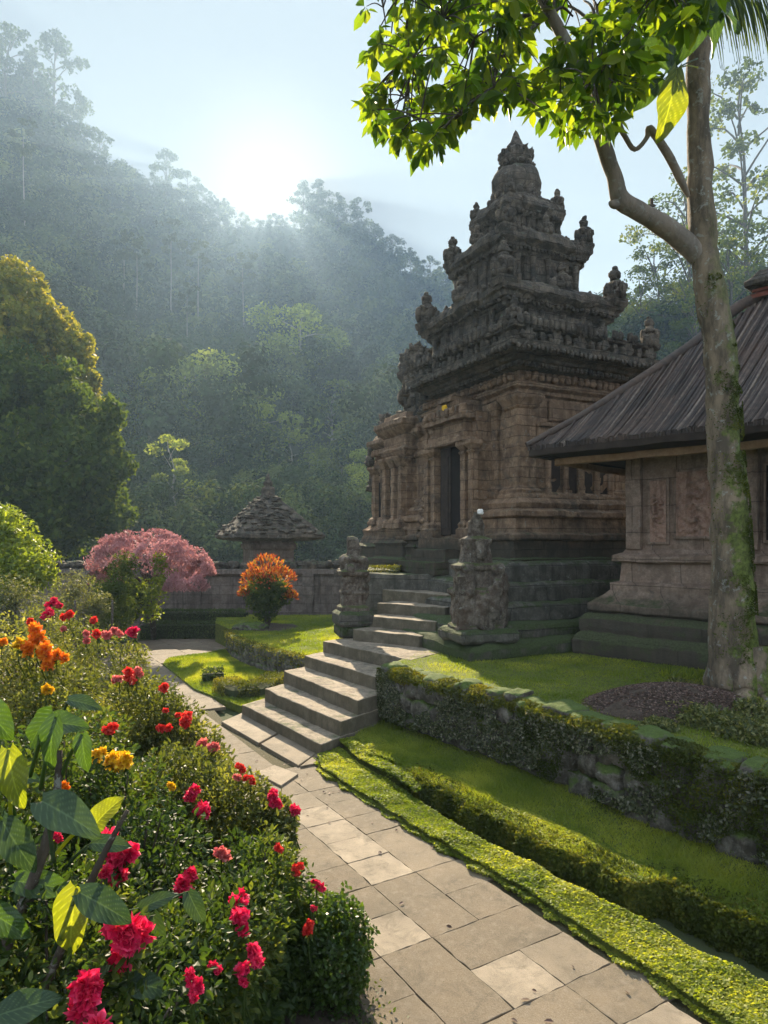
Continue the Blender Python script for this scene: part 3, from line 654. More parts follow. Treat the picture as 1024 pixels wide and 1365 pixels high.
# guardian statues flanking the stairs
def statue(name, label, loc, rz, prims, base, core=None):
    t = thing(name, label, 'statue', loc, rz)
    q = MB()
    for bx in base: q.loft(bx[0], bx[1], bx[2], bx[3], [(-.03, bx[4]), (0, bx[4] + .03), (.0, bx[5] - .04), (-.03, bx[5])], .06)
    tpart('pedestal', q, M['ledge'], t, disp=(.012, 6, .006, 20))
    q = MB()
    for i, (c_, z_) in enumerate(prims): q.rock(c_, z_[:3], rz=z_[3] if len(z_) > 3 else 0, seed=i + 3, amp=.09, n=9, p=z_[4] if len(z_) > 4 else 2.5, fs=1.6)
    o = part('figure', q, M['statue'], t, world=False, merge=False, smooth=True)
    if core:
        q2 = MB()
        for (cx2, cy2, a2, b2, pr2) in core: q2.loft(cx2, cy2, a2, b2, pr2, .05)
        tpart('carved_pillar', q2, M['statue'], t, disp=(.008, 7, .006, 22))
    md = o.modifiers.new('remesh', 'REMESH'); md.mode = 'VOXEL'; md.voxel_size = .013; md.use_smooth_shade = True
    tx = bpy.data.textures.new('chisel', 'CLOUDS'); tx.noise_scale = .055; tx.noise_depth = 3
    d = o.modifiers.new('wear', 'DISPLACE'); d.texture = tx; d.strength = .032; d.mid_level = .5
    return t
rs = statue('guardian_statue', 'large mossy guardian stele with pointed back slab right of the stairs', (1.06, 7.62, .99), FA - .1,
    [((.0, .08, .35), (.22, .10, .36, 0, 6)), ((.0, .08, .75), (.16, .09, .3, 0, 4)), ((.02, .08, 1.05), (.085, .07, .22, 0, 4)), ((.03, .08, 1.22), (.045, .05, .11)),
     ((-.17, -.04, .28), (.10, .12, .26, 0, 4)), ((-.17, -.05, .55), (.11, .11, .14)), ((-.17, -.06, .68), (.075, .08, .09)), ((-.17, -.12, .45), (.06, .06, .08)),
     ((.2, -.02, .25), (.14, .15, .27, 0, 3)), ((.22, -.02, .52), (.13, .14, .17)), ((.2, -.08, .68), (.085, .09, .08)), ((.16, -.16, .48), (.06, .06, .10)), ((.10, -.14, .3), (.08, .08, .2)),
     ((-.28, -.08, .3), (.035, .035, .3, 0, 6)), ((.0, -.1, .22), (.1, .1, .22, 0, 5)), ((.0, -.05, .9), (.07, .07, .12)), ((-.09, .06, .86), (.07, .05, .14)), ((.10, .06, .92), (.06, .05, .10))],
    [(0, 0, .36, .30, -.12, .02)], core=[(-.02, .02, .24, .14, [(.03, 0), (.03, .05), (0, .08), (0, .38), (.03, .41), (.03, .45), (-.02, .48), (-.03, .66), (.0, .69), (.0, .73), (-.06, .76), (-.09, .95), (-.07, .98), (-.07, 1.02), (-.13, 1.05), (-.16, 1.2), (-.22, 1.32)]), (-.27, -.10, .035, .035, [(.015, 0), (.015, .05), (0, .07), (0, .52), (.02, .55), (.02, .6)]), (.1, -.12, .05, .05, [(.02, 0), (0, .05), (0, .3), (.02, .34)])])
q = MB(); q.rock((.03, -.0, 1.33), (.03, .03, .03), n=4); o = part('offering_flower', q, M['offering'], rs, world=False)
ls = statue('guardian_statue', 'weathered guardian figure on square mossy blocks left of the stairs', (-.42, 9.12, .70), FA - .2,
    [((0, 0, .52), (.15, .14, .2, 0, 5)), ((0, 0, .75), (.15, .14, .2, 0, 4)), ((.0, .02, .93), (.16, .14, .1)), ((-.05, 0, 1.02), (.13, .12, .09)), ((.14, .02, .98), (.08, .07, .10)), ((.0, .0, 1.12), (.08, .08, .10)),
     ((-.02, 0, 1.24), (.055, .055, .11, 0, 5)), ((.14, -.04, .62), (.07, .08, .13)), ((-.13, -.05, .7), (.05, .06, .14)), ((.15, -.04, .80), (.08, .08, .08)), ((-.06, -.13, .9), (.06, .05, .07)), ((.06, .0, 1.17), (.05, .06, .07))],
    [(.02, .02, .24, .22, .0, .17), (0, 0, .24, .23, .16, .35)], core=[(0, 0, .145, .135, [(.04, .34), (.04, .40), (.0, .43), (.0, .56), (.02, .58), (.02, .61), (-.01, .63), (-.01, .80), (.04, .83), (.05, .88), (-.01, .91), (-.03, 1.0), (.0, 1.03), (-.0, 1.06), (-.06, 1.09), (-.09, 1.18), (-.07, 1.2), (-.07, 1.3), (-.09, 1.33)])])

# ------------------------------------------------------------------ open pavilion on the right
W0 = np.array([2.83, 7.77, 0.]); PA = -math.pi / 4
pv_ = thing('roofed_pavilion', 'stone pavilion with carved panels under a dark ribbed hip roof, behind the tree', 'pavilion', tuple(W0), PA)
def ppart(name, b, mat, parent=pv_, **k): return part(name, b, mat, parent, world=False, **({**DS, **k}))
q = MB(); q.loft(2.4, 1.12, 2.4, 1.12, [(.42, .6), (.46, .72), (.47, .86), (.43, .93), (.40, .95), (.41, 1.0), (.41, 1.1), (.36, 1.15), (.30, 1.17), (.34, 1.2), (.34, 1.27), (.22, 1.36), (.16, 1.42), (.16, 1.5), (.08, 1.53), (.06, 1.74), (.15, 1.77), (.15, 1.83), (.06, 1.86), (.03, 1.9)], .10, cap=True)
ppart('base', q, M['pav'], disp=(.016, 3, .007, 14))
q = MB(); q.box(0, 4.8, 0, 2.2, 1.86, 2.98, .12); ppart('wall', q, M['pav'])
def frame(x0, x1, z0, z1, w=.03, y=-.0):
    q = MB(); q.box(x0 - w, x0, y - .03, y + .02, z0 - w, z1 + w, .1); q.box(x1, x1 + w, y - .03, y + .02, z0 - w, z1 + w, .1); q.box(x0, x1, y - .03, y + .02, z1, z1 + w, .1); q.box(x0, x1, y - .035, y + .02, z0 - w, z0, .1)
    return ppart('panel_frame', q, M['pav'], disp=(.003, 9))
def carving(x0, x1, z0, z1, seed, wide):
    n, m = int((x1 - x0) / .006), int((z1 - z0) / .006); X, Z = np.meshgrid(np.linspace(x0, x1, n), np.linspace(z0, z1, m))
    u = (X - (x0 + x1) / 2) / (x1 - x0) * 2; v = (Z - (z0 + z1) / 2) / (z1 - z0) * 2 * ((z1 - z0) / (x1 - x0)); Pn = np.stack([X.ravel() * 1, X.ravel() * 0, Z.ravel()], 1)
    wx = fbm(Pn, 9, seed).reshape(X.shape); wz = fbm(Pn, 9, seed + 9).reshape(X.shape)
    h = 0
    for (a, c_, s) in (((0, .35, 1), (.0, -.7, -1)) if wide else ((0, .9, 1), (0, -.1, -1), (0, -1.0, 1))):
        dx, dz = u - a + wx * .12, v - c_ + wz * .12; r = np.sqrt(dx * dx + dz * dz); th = np.arctan2(dz, dx) * s
        h = h + np.sin(9 * r - 3 * th) * np.exp(-(r / .75) ** 2)
    h = np.tanh(h * 2) + .5 * fbm(Pn, 38, seed + 3, 2).reshape(X.shape)
    e = np.minimum(np.minimum(X - x0, x1 - X), np.minimum(Z - z0, z1 - Z)); h = h * np.clip(e / .02, 0, 1)
    q = MB(); q.grid(np.stack([X, -.014 - .026 * (h + 1) * .9, Z], -1)); o = ppart('carved_panel', q, M['carve'], disp=None)
frame(.25, .43, 1.98, 2.66); carving(.25, .43, 1.98, 2.66, 1, False)
frame(.54, .93, 2.04, 2.74); carving(.54, .93, 2.04, 2.74, 5, True); 
frame(1.0, 1.16, 1.98, 2.7); carving(1.0, 1.16, 1.98, 2.7, 8, False)
q = MB(); q.box(1.42, 1.9, -.012, -.004, 2.0, 2.75, .3); dk = ppart('window_opening', q, M['black'], disp=None); frame(1.42, 1.9, 2.0, 2.75)
q = MB(); q.box(1.55, 1.57, -.03, -.015, 2.0, 2.75, .1); q.box(1.7, 1.72, -.03, -.015, 2.0, 2.75, .1); ppart('window_bar', q, M['wood'], dk, disp=None)
def post(x0, x1): q = MB(); q.box(x0, x1, -.07, .0, 1.9, 2.94, .1); ppart('wall_post', q, M['pav'])
post(-.02, .15); post(1.22, 1.36)
rm = N('ribbed_roof'); a_ = rm.n('Attribute', attribute_name='tint').outputs['Fac']; n_ = rm.noise(14, 7, .7); f_ = rm.noise(2.2, 5, .6)
c_ = rm.ramp(a_, [(0, (.035, .028, .024)), (.5, (.085, .065, .052)), (1, (.25, .195, .15))]); c_ = rm.mix(rm.ramp(f_, [(.4, 0.), (.65, .6)]), c_, (.13, .085, .06)); c_ = rm.mix(rm.ramp(n_, [(.45, 0.), (.62, .55)]), c_, (.03, .028, .028))
M['roof'] = rm.set(c_, .75, rm.bump(n_, .7, .012), .3)
ez, rz_, run = 3.06, 4.80, 1.94; ex = -.82
def rz(u): return ez + (rz_ - ez) * (u ** 1.08) + .05 * (1 - min(1, u * 6)) * 0
roof = ppart('roof', (lambda q: (q.grid(np.array([[(ex + (run * u), ex + run * u, rz(u) - .02), (5.6, ex + run * u, rz(u) - .02)] for u in np.linspace(0, 1, 14)])),
    q.grid(np.array([[(ex + run * u, 3.06 - run * u, rz(u) - .02), (ex + run * u, ex + run * u, rz(u) - .02)] for u in np.linspace(0, 1, 14)])),
    q.grid(np.array([[(5.6, 3.06 - run * u, rz(u) - .02), (ex + run * u, 3.06 - run * u, rz(u) - .02)] for u in np.linspace(0, 1, 14)])), q)[-1])(MB()), M['roof'], disp=None)
q = MB(); rr = random.Random(8)
def rib(x0, y0, x1, y1, u0, u1, w, h, t):
    P = []
    for s in np.linspace(0, 1, 8):
        u = u0 + (u1 - u0) * s; x = x0 + (x1 - x0) * s; y = y0 + (y1 - y0) * s; z = rz(max(u, 0)) + (0 if u >= 0 else u * .9); hh = h * (1 + .25 * rr.uniform(-1, 1)); P.append((x, y, z, hh))
    d = np.array([x1 - x0, y1 - y0]); d /= np.linalg.norm(d) + 1e-9; nx, ny = -d[1] * w, d[0] * w
    q.grid(np.array([[(x - nx, y - ny, z - .02), (x - nx * .8, y - ny * .8, z + hh * .7), (x, y, z + hh), (x + nx * .8, y + ny * .8, z + hh * .7), (x + nx, y + ny, z - .02)] for x, y, z, hh in P]), tint=t)
    x, y, z, hh = P[0]; q.add([(x - nx, y - ny, z - .02), (x - nx * .8, y - ny * .8, z + hh * .7), (x + nx * .8, y + ny * .8, z + hh * .7), (x + nx, y + ny, z - .02)], [[0, 1, 2, 3]], tint=.1)
x = ex
while x < 5.2:
    w = rr.uniform(.008, .015); t = rr.random() ** 1.5; lean = .12 + rr.uniform(-.02, .02)
    um = min(1., max((x + .0 - ex) / run, .02)); u0 = rr.uniform(-.02, .004)
    # lean towards the ridge start so the lines fan as on the real roof
    x1 = x + lean * um * run; um2 = min(1., (x1 - ex) / run)
    rib(x, ex + u0 * run, x1, ex + um2 * run, u0, um2, w, rr.uniform(.018, .05), t); x += w * 1.75
y = ex
while y < 3.0:
    w = rr.uniform(.014, .022); um = min(1, (y - ex) / run, (3.06 - y) / run)
    rib(ex, y, ex + um * run, y, 0, um, w, rr.uniform(.012, .03), rr.random() ** 1.5); y += w * 1.8
part('roof_ribs', q, M['roof'], roof, world=False)
q = MB(); q.tube([(ex - .02, ex - .02, ez + .03), (ex + .6, ex + .6, rz(.31) + .03), (ex + 1.3, ex + 1.3, rz(.67) + .04), (1.12, 1.12, rz_ + .05), (3, 1.12, rz_ + .05), (5.4, 1.12, rz_ + .05)], [.035, .05, .055, .07, .07, .07], 8, lump=.2); ppart('ridge_roll', q, M['roof'], roof, disp=None)
q = MB(); q.box(ex, 5.5, ex - .012, ex + .05, ez - .10, ez - .02, .15); q.box(ex - .012, ex + .05, ex + .052, 3.0, ez - .10, ez - .02, .15); ppart('eave_board', q, M['darkwood'], roof, disp=(.01, 3))
q = MB(); q.box(ex + .06, 5.4, ex + .06, 3.0, ez - .06, ez - .045, 1.); ppart('soffit', q, M['darkwood'], roof, disp=None)
q = MB(); q.box(-.62, 5.3, -.60, -.52, 2.86, 2.935, .2); q.box(-.62, -.54, -.51, 2.6, 2.862, 2.93, .2); ppart('eave_beam', q, M['wood'], disp=(.008, 3, .003, 20))
q = MB(); zz = rz_ - .02
for i, (a, h) in enumerate(((.13, .04), (.10, .03), (.12, .03))): q.loft(1.12, 1.12, a, a, [(0, zz), (0, zz + h)], .06); zz += h
fn = ppart('roof_finial', q, M['brickred'], roof, disp=(.006, 10))
q = MB(); q.loft(1.12, 1.12, .13, .13, [(0, zz), (.06, zz + .04), (.06, zz + .09), (0, zz + .14), (-.06, zz + .22)], .06); ppart('finial_cap', q, M['roofstone'], roof, disp=(.008, 10))

# ------------------------------------------------------------------ terraces, retaining walls, lawns
WT = np.array([(.05, 6.95), (.14, 6.76), (.62, 6.12), (1.16, 5.42), (1.62, 4.62), (2.2, 3.85), (2.9, 2.6), (3.5, 1.0)])   # wall top
b = MB(); b.prism([*(WT + np.array([.12, .06])), (9, .8), (9, 9), (4, 12), (1.2, 9), (.55, 8.2), (.12, 7.2)], .0, .70, .25)
struct('terrace_lawn', b, M['lawn'], merge=True, smooth=True)
def blades(area_pts, n, h, w, zf, seed=1, lean=.4, hv=.5):
    """area_pts: list of triangles (3x2) ; returns MB of grass blades"""
    g = np.random.default_rng(seed); T = np.array(area_pts, float); A = np.abs((T[:, 1, 0] - T[:, 0, 0]) * (T[:, 2, 1] - T[:, 0, 1]) - (T[:, 2, 0] - T[:, 0, 0]) * (T[:, 1, 1] - T[:, 0, 1])) + 1e-9
    k = g.choice(len(T), n, p=A / A.sum()); r1, r2 = np.sqrt(g.random(n)), g.random(n)
    p = T[k, 0] * (1 - r1)[:, None] + T[k, 1] * (r1 * (1 - r2))[:, None] + T[k, 2] * (r1 * r2)[:, None]
    z = zf(p); P = np.hstack([p, z[:, None]]); a = g.random(n) * 6.283; hh = h * (1 - hv + hv * g.random(n) * 1.6)
    pt = np.clip(.5 + .35 * fbm(P, 2.2, 8) + .25 * (g.random(n) - .5), 0, 1)
    hh = hh * (.7 + .6 * np.clip(.5 + fbm(P, 3.1, 4), 0, 1))
    d = np.stack([np.cos(a), np.sin(a), a * 0], 1) * w; l = g.normal(size=(n, 3)) * lean * hh[:, None]; l[:, 2] = hh
    V = np.stack([P - d, P + d, P + l], 1); q = MB(); q.add(V.reshape(-1, 3), tris=np.arange(3 * n).reshape(n, 3), tint=np.repeat(pt, 3)); return q
def tri_fan(poly): c = np.mean(poly, 0)[:2]; return [(c, poly[i][:2], poly[(i + 1) % len(poly)][:2]) for i in range(len(poly))]
def strip_tris(A, B): 
    o = []
    for i in range(len(A) - 1): o += [(A[i][:2], A[i + 1][:2], B[i][:2]), (A[i + 1][:2], B[i + 1][:2], B[i][:2])]
    return o
# lower right lawn in ribbons
NN = 64
nv = np.array([.84, .54])
PE = [(3.1, .1), (1.36, 2.79), (1.05, 3.32), (.78, 3.77), (.28, 4.48), (-.1, 5.1), (-.52, 5.74), (-.60, 6.10)]
SI = [(3.7, .3), (1.66, 2.98), (1.32, 3.44), (1.02, 3.86), (.55, 4.52), (.20, 5.16), (-.22, 5.88), (-.42, 6.36)]
WB = [(4.6, 1.1), (2.35, 3.75), (1.9, 4.45), (1.6, 4.95), (1.1, 5.75), (.7, 6.35), (.34, 6.9), (.02, 7.3)]
def stat(L): L = np.array(L, float); return np.concatenate([L[i] + (L[i + 1] - L[i]) * np.arange(9)[:, None] / 9. for i in range(7)] + [L[-1:]])
pe, si, wb = stat(PE), stat(SI), stat(WB); ks = np.arange(NN)[:, None]
jog = np.where(ks < 21, .17, 0.) * nv
wav = (.012 * np.sin(ks * .8) + .012 * np.sin(ks * 2.1)) * nv
hf = si + nv * (.12 + .0 * ks) + wav + jog; ht = hf + nv * .05 + wav * .4
tt = np.linspace(0, 1, NN); f = 1 - smooth(46, 49, np.arange(NN))   # ditch fades out near the stairs
wob = np.array([.02 * math.sin(i * 1.3) + .015 * math.sin(i * 3.1) for i in range(NN)])
def Z(a, z): return np.hstack([a, np.broadcast_to(z, (NN,))[:, None]])
b = MB()
L0 = Z(pe, -.03); L1 = Z(pe + [.015, .01], .03); L2 = Z(si, .035); L3 = Z(si + (hf - si) * .25, .04 - .18 * f); L4 = Z(hf, .04 - .18 * f); L5 = Z(ht, .07 + .045 * f); L6 = Z(ht * .5 + wb * .5, .125); L7 = Z(wb, .19); L8 = Z(wb + (wb - ht) * .25, .22)
for a, c_, m in ((L0, L1, 1), (L1, L2, 8), (L2, L3, 2), (L3, L4, 2), (L4, L5, 3), (L5, L6, 6), (L6, L7, 6), (L7, L8, 2)): b.ruled(a, c_, m)
struct('lower_lawn', b, M['lawn'], merge=True, smooth=True, disp=(.005, 2.5))
def cover(tris, n, z0, h, ls, seed):
    g = np.random.default_rng(seed); T = np.array(tris, float); A = np.abs((T[:, 1, 0] - T[:, 0, 0]) * (T[:, 2, 1] - T[:, 0, 1]) - (T[:, 2, 0] - T[:, 0, 0]) * (T[:, 1, 1] - T[:, 0, 1])) + 1e-9
    k = g.choice(len(T), n, p=A / A.sum()); r1, r2 = np.sqrt(g.random(n)), g.random(n); p = T[k, 0] * (1 - r1)[:, None] + T[k, 1] * (r1 * (1 - r2))[:, None] + T[k, 2] * (r1 * r2)[:, None]
    P = np.hstack([p, np.full((n, 1), z0)]); P[:, 2] += h * np.clip(.5 + .6 * fbm(P, 6, 4), 0, 1) * g.random(n) ** .5; q = MB(); q.leaf4(P, ls * (.6 + .9 * g.random(n)), nrm=np.tile([0, .15, .8], (n, 1)), asp=.6, tint=np.clip(.5 + .35 * fbm(P, 3, 8) + .4 * (g.random(n) - .5), 0, 1), rng=g); return q
edge_o = pe - nv * (.035 + .02 * np.sin(ks * 1.7) + .015 * np.sin(ks * 3.9)); g1 = cover(strip_tris(pe[4:], si[4:]), 80000, .05, .03, .018, 1).join(cover(strip_tris(edge_o[4:], pe[4:]), 9000, .015, .035, .018, 2))
struct('grass', g1, M['grass'], kind='stuff', label='bright leafy ground cover beside the stone path', cat='ground cover')
g3 = cover(strip_tris(ht[4:], (ht + (wb - ht) * .28)[4:]), 60000, .13, .02, .014, 31).join(cover(strip_tris(si[44:], ht[44:]), 14000, .10, .05, .018, 33))
struct('ground_cover', g3, M['grass'], kind='stuff', label='mossy leafy rim of the raised lawn above the dark ditch', cat='ground cover')
# interpolate heights properly for the raised lawn
def zr(p):
    out = np.zeros(len(p))
    A_, B_ = ht, wb
    for i in range(0, len(p), 20000):
        q_ = p[i:i + 20000]; d1 = np.min(np.linalg.norm(q_[:, None] - A_[None], axis=2), 1); d2 = np.min(np.linalg.norm(q_[:, None] - B_[None], axis=2), 1); t = d1 / (d1 + d2 + 1e-9)
        out[i:i + 20000] = np.where(t < .5, .135 + .01 * t * 2, .145 + .055 * (t - .5) * 2)
    return out
g2 = blades(strip_tris(ht[4:], wb[4:]), 80000, .034, .0042, lambda p: zr(p) - .022, 2, .6)
struct('grass', g2, M['grass'], kind='stuff', label='raised lawn grass between clipped edging and rocky wall', cat='grass')
# creeping plants at path edge
pts = []
# clipped moss hedge along the ditch
q = MB(); n = 30000; u = RNG.random(n) ** .9; i0 = 4 + u * (NN - 2 - 4 - 14); ii = i0.astype(int); fr = (i0 - ii)[:, None]; s = RNG.random(n)[:, None]
low = hf[ii] * (1 - fr) + hf[ii + 1] * fr; top = ht[ii] * (1 - fr) + ht[ii + 1] * fr; ff = (f[ii])[:, None]
bul = np.array([.05 * math.sin(i * .9) + .035 * math.sin(i * 2.3) for i in range(NN)])[ii][:, None]
xy = low * (1 - s) + top * s + (low - top) / (np.linalg.norm(low - top, axis=1)[:, None] + 1e-6) * (.035 * np.sin(s * 3.0) + bul * .25)
back = np.maximum(RNG.random((n, 1)) * 1.6 - .6, 0); bk = (wb[ii] - ht[ii]); bk = bk / (np.linalg.norm(bk, axis=1)[:, None]); xy = np.where(s > .75, top + bk * back * .22 - bk * .02, xy)
zz = -.08 + np.minimum(s / .7, 1) * .215 * (1 + wob[ii][:, None] * 2); zz = np.where(s > .75, .128 + .014 * RNG.random((n, 1)), zz); zz = zz * ff + (1 - ff) * .1
C = np.hstack([xy, zz]) + RNG.normal(size=(n, 3)) * .008; q.leaf4(C, .018 + .012 * RNG.random(n), asp=.6, tint=np.clip(.42 + .4 * fbm(C, 5, 3) + .4 * (RNG.random(n) - .5), 0, 1))
o = struct('edging_hedge', q, M['edge'], kind=None, label='low clipped mossy edging with dark ditch in front of raised lawn', cat='hedge')
# retaining wall of rough mossy stones
wl = thing('retaining_wall', 'rough mossy stone retaining wall along the upper lawn', 'wall', (1.16, 5.42, 0))
q = MB(); dense = resamp(WT, 400); cum = np.r_[0, np.cumsum(np.linalg.norm(np.diff(dense, axis=0), axis=1))]; rr = random.Random(4)
for row, (zc, hh) in enumerate(((.24, .10), (.40, .10), (.56, .10), (.68, .055))):
    s = rr.uniform(0, .1)
    while s < cum[-1]:
        w = rr.uniform(.12, .27) * (1.2 if row < 2 else 1); i = min(398, int(np.searchsorted(cum, s))); p = dense[i]; d = dense[min(i + 3, 399)] - dense[max(i - 3, 0)]; a = math.atan2(d[1], d[0])
        nb = np.array([-math.sin(a), math.cos(a)]); off = -.03 + .02 * row * 0 + rr.uniform(-.03, .02)
        pp = p - nb * 0 + np.array([math.sin(a), -math.cos(a)]) * off
        q.rock((pp[0], pp[1], zc + rr.uniform(-.02, .02)), (w * .56, .13, hh * rr.uniform(.85, 1.12)), a, seed=rr.randrange(999), amp=.2, n=6, p=4.0); s += w
part('stonework', q, M['wallrock'], wl, smooth=True, disp=(.008, 14))
# moss cushions spilling over the wall top
q = MB(); n = 26000; k = RNG.integers(0, 399, n); a = dense[k]; d = dense[np.minimum(k + 1, 399)] - a; d /= np.linalg.norm(d, axis=1)[:, None]; nr = np.stack([d[:, 1], -d[:, 0]], 1)   # points away
ph = cum[k]; lob = .5 + .5 * fbm(np.stack([ph, ph * 0, ph * 0], 1), 3.2, 6, 2); 
th = RNG.random(n) * 2.6 - .3; r = (.04 + .10 * np.clip(lob, 0, 1) ** 1.3) * (1 + .06 * RNG.normal(size=n)); thick = np.where(lob > .3, 1., .6)
side = np.sign(((CX * 0 - a[:, 0]) * nr[:, 0] + (0 - a[:, 1]) * nr[:, 1]))[:, None]
C = np.hstack([a + nr * side * (np.sin(th) * r * thick + .02)[:, None] + RNG.normal(size=(n, 2)) * .01, (.66 + np.cos(th) * r * .75 * thick)[:, None]])
q.leaf4(C, .020 + .014 * RNG.random(n), asp=.5, tint=np.clip(.45 + .4 * fbm(C, 6, 9) + .3 * (RNG.random(n) - .5), 0, 1)); part('moss_cap', q, M['moss'], wl)
q = MB(); n = 60000; k = RNG.integers(0, 399, n); a = dense[k]; d = dense[np.minimum(k + 1, 399)] - a; d /= np.linalg.norm(d, axis=1)[:, None]; nr = np.stack([d[:, 1], -d[:, 0]], 1); side = np.sign((-a * nr).sum(1))[:, None]
C = np.hstack([a + nr * side * (.095 + .05 * RNG.random(n))[:, None], (.2 + .5 * RNG.random(n))[:, None]]); C = C[fbm(C, 2.6, 19, 3) + (C[:, 2] - .45) * .8 > .02]
q.leaf4(C, .016 * (.6 + .9 * RNG.random(len(C))), asp=.6, tint=np.clip(.35 + .35 * fbm(C, 5, 9) + .35 * (RNG.random(len(C)) - .5), 0, 1)); part('moss', q, M['edge'], wl)
# grey-green creeping plants growing from joints
q = MB(); n = 34000; k = RNG.integers(0, 399, n); a = dense[k]; d = dense[np.minimum(k + 1, 399)] - a; d /= np.linalg.norm(d, axis=1)[:, None]; nr = np.stack([d[:, 1], -d[:, 0]], 1); side = np.sign((-a * nr).sum(1))[:, None]
z = .22 + .46 * RNG.random(n); C = np.hstack([a + nr * side * (.10 + .05 * RNG.random(n))[:, None], z[:, None]]); C = C[fbm(C, 3.4, 12, 3) > -.1]
q.leaf4(C, .03, asp=.55); part('creepers', q, leafmat('creeper', [(0, (.04, .05, .02)), (.6, (.09, .11, .05)), (1, (.26, .25, .2))], .3, .6), wl)
# fallen leaves strip at the wall foot
q = MB(); n = 5000; A_ = wb[22:63]; k = RNG.integers(0, 40, n); fr = RNG.random((n, 1)); P2 = A_[k] * (1 - fr) + A_[k + 1] * fr - (wb - ht)[22:63][k] * (.02 + .10 * RNG.random((n, 1)) ** 2); C = np.hstack([P2, np.full((n, 1), .215)])
q.leaf4(C, .022, nrm=np.tile([0, 0, 1.], (n, 1)), asp=.6); dead = leafmat('dead_leaves', [(0, (.05, .03, .025)), (.6, (.12, .075, .06)), (1, (.28, .2, .17))], .15, .7); struct('leaf_litter', q, dead, kind='stuff', label='brown leaf litter along the foot of the rocky wall', cat='leaf litter')
# upper lawn grass
up = [p for p in WT[:6] + np.array([.05, .04])] + [(4.5, 3.2), (5, 7), (1.6, 8.3), (.5, 8.1)]
g = blades(tri_fan(np.array(up)), 70000, .022, .0045, lambda p: np.full(len(p), .695), 5, .6); struct('grass', g, M['grass'], kind='stuff', label='upper lawn grass in front of the temple base', cat='grass')
# left terrace with curved wall
LW = [G(308, 838, .4)[:2], G(316, 846, .4)[:2], G(330, 853, .4)[:2], G(350, 859, .4)[:2], G(372, 865, .4)[:2], G(400, 871, .4)[:2], G(432, 878, .4)[:2]]
LT = LW + [(-.3, 9.0), (-.3, 10.2), (-.15, 14.6), (-3.6, 14.6), (-3.3, 13.2)]
b = MB(); b.prism(LT, -.05, .38, .2); struct('left_terrace_lawn', b, M['lawn'], merge=True, smooth=True)
q = MB(); dn = resamp(LW, 200); cu = np.r_[0, np.cumsum(np.linalg.norm(np.diff(dn, axis=0), axis=1))]
for zc in (.06, .19, .31):
    s = rr.uniform(0, .1)
    while s < cu[-1]:
        w = rr.uniform(.14, .26); i = min(198, int(np.searchsorted(cu, s))); d = dn[min(i + 3, 199)] - dn[max(i - 3, 0)]; a = math.atan2(d[1], d[0]); q.rock((*dn[i], zc), (w * .55, .1, .075), a, seed=rr.randrange(999), amp=.15, n=4, p=5); s += w
lwt = thing('curved_wall', 'low curved mossy wall round the raised lawn left of the stairs', 'wall', (*LW[3], 0)); part('stonework', q, M['wallrock'], lwt, smooth=True)
q = MB(); n = 16000; k = RNG.integers(0, 200, n); th = RNG.random(n) * 3.6; 
C = np.hstack([dn[k] + RNG.normal(size=(n, 2)) * .05 - np.array([0, .07]) * np.clip(RNG.random((n, 1)) * 2 - .6, 0, 1), (.36 - .22 * RNG.random(n) ** 2 + .03)[:, None]]); q.leaf4(C, .03, asp=.5); part('moss_cap', q, M['moss'], lwt)
g = blades(tri_fan(np.array(LT)), 50000, .025, .007, lambda p: np.full(len(p), .375), 6, .6); struct('grass', g, M['grass'], kind='stuff', label='sunlit grass of the raised lawn around the orange shrub', cat='grass')
# left lower lawn
LL = [G(322, 946)[:2], G(290, 934)[:2], G(259, 922)[:2], G(236, 903)[:2], G(217, 888)[:2], G(225, 881)[:2], G(307, 868)[:2], G(330, 872)[:2], G(420, 900)[:2], (-.9, 8.4)]
b = MB(); b.prism(LL, -.05, .04, .2); struct('left_lower_lawn', b, M['lawn'], merge=True, smooth=True)
g = blades(tri_fan(np.array(LL)), 45000, .025, .006, lambda p: np.full(len(p), .04), 7, .6); struct('grass', g, M['grass'], kind='stuff', label='small sunlit lawn patch left of the lowest steps', cat='grass')

# ------------------------------------------------------------------ boundary wall and small shrine tower
bw = thing('boundary_wall', 'long dark garden boundary wall with rough mossy coping', 'wall', (-3.5, 15.1, 0))
q = MB(); q.box(-9.5, .6, 15.0, 15.3, -.05, 1.25, .16); part('masonry', q, M['oldwall'], bw, **DS)
q = MB(); q.box(-9.6, .6, 14.93, 15.37, 1.25, 1.36, .16); q.box(-9.5, .6, 14.94, 15.36, .3, .42, .2); q.box(-9.5, .6, 14.9, 15.4, -.05, .2, .2)
for x in np.arange(-9.3, .5, 1.25): q.box(x, x + .24, 14.92, 15.38, .2, 1.25, .12)
part('moulding', q, M['oldwall'], bw, **DS)
q = MB(); 
for i in range(260): x = rr.uniform(-9.5, .5); q.rock((x, 15.15 + rr.uniform(-.12, .12), 1.40 + rr.uniform(0, .08)), (rr.uniform(.05, .13), .1, rr.uniform(.04, .09)), rr.uniform(0, 3), seed=i, amp=.35, n=3, p=2.5)
part('coping', q, M['roofstone'], bw, smooth=True)
tw = thing('shrine_tower', 'small square stone shrine with dark pyramid roof behind boundary wall', 'shrine', (-2.85, 16.6, 0), .45)
def wpart(name, b, mat, parent=tw, **k): return part(name, b, mat, parent, world=False, **({**DS, **k}))
wpart('tower_body', MB().loft(0, 0, .50, .50, [(.12, 0), (.12, .5), (.04, .6), (0, .7), (0, 1.75), (.05, 1.8), (.05, 1.9), (.0, 1.95), (.1, 2.05)], .1), M['oldwall'])
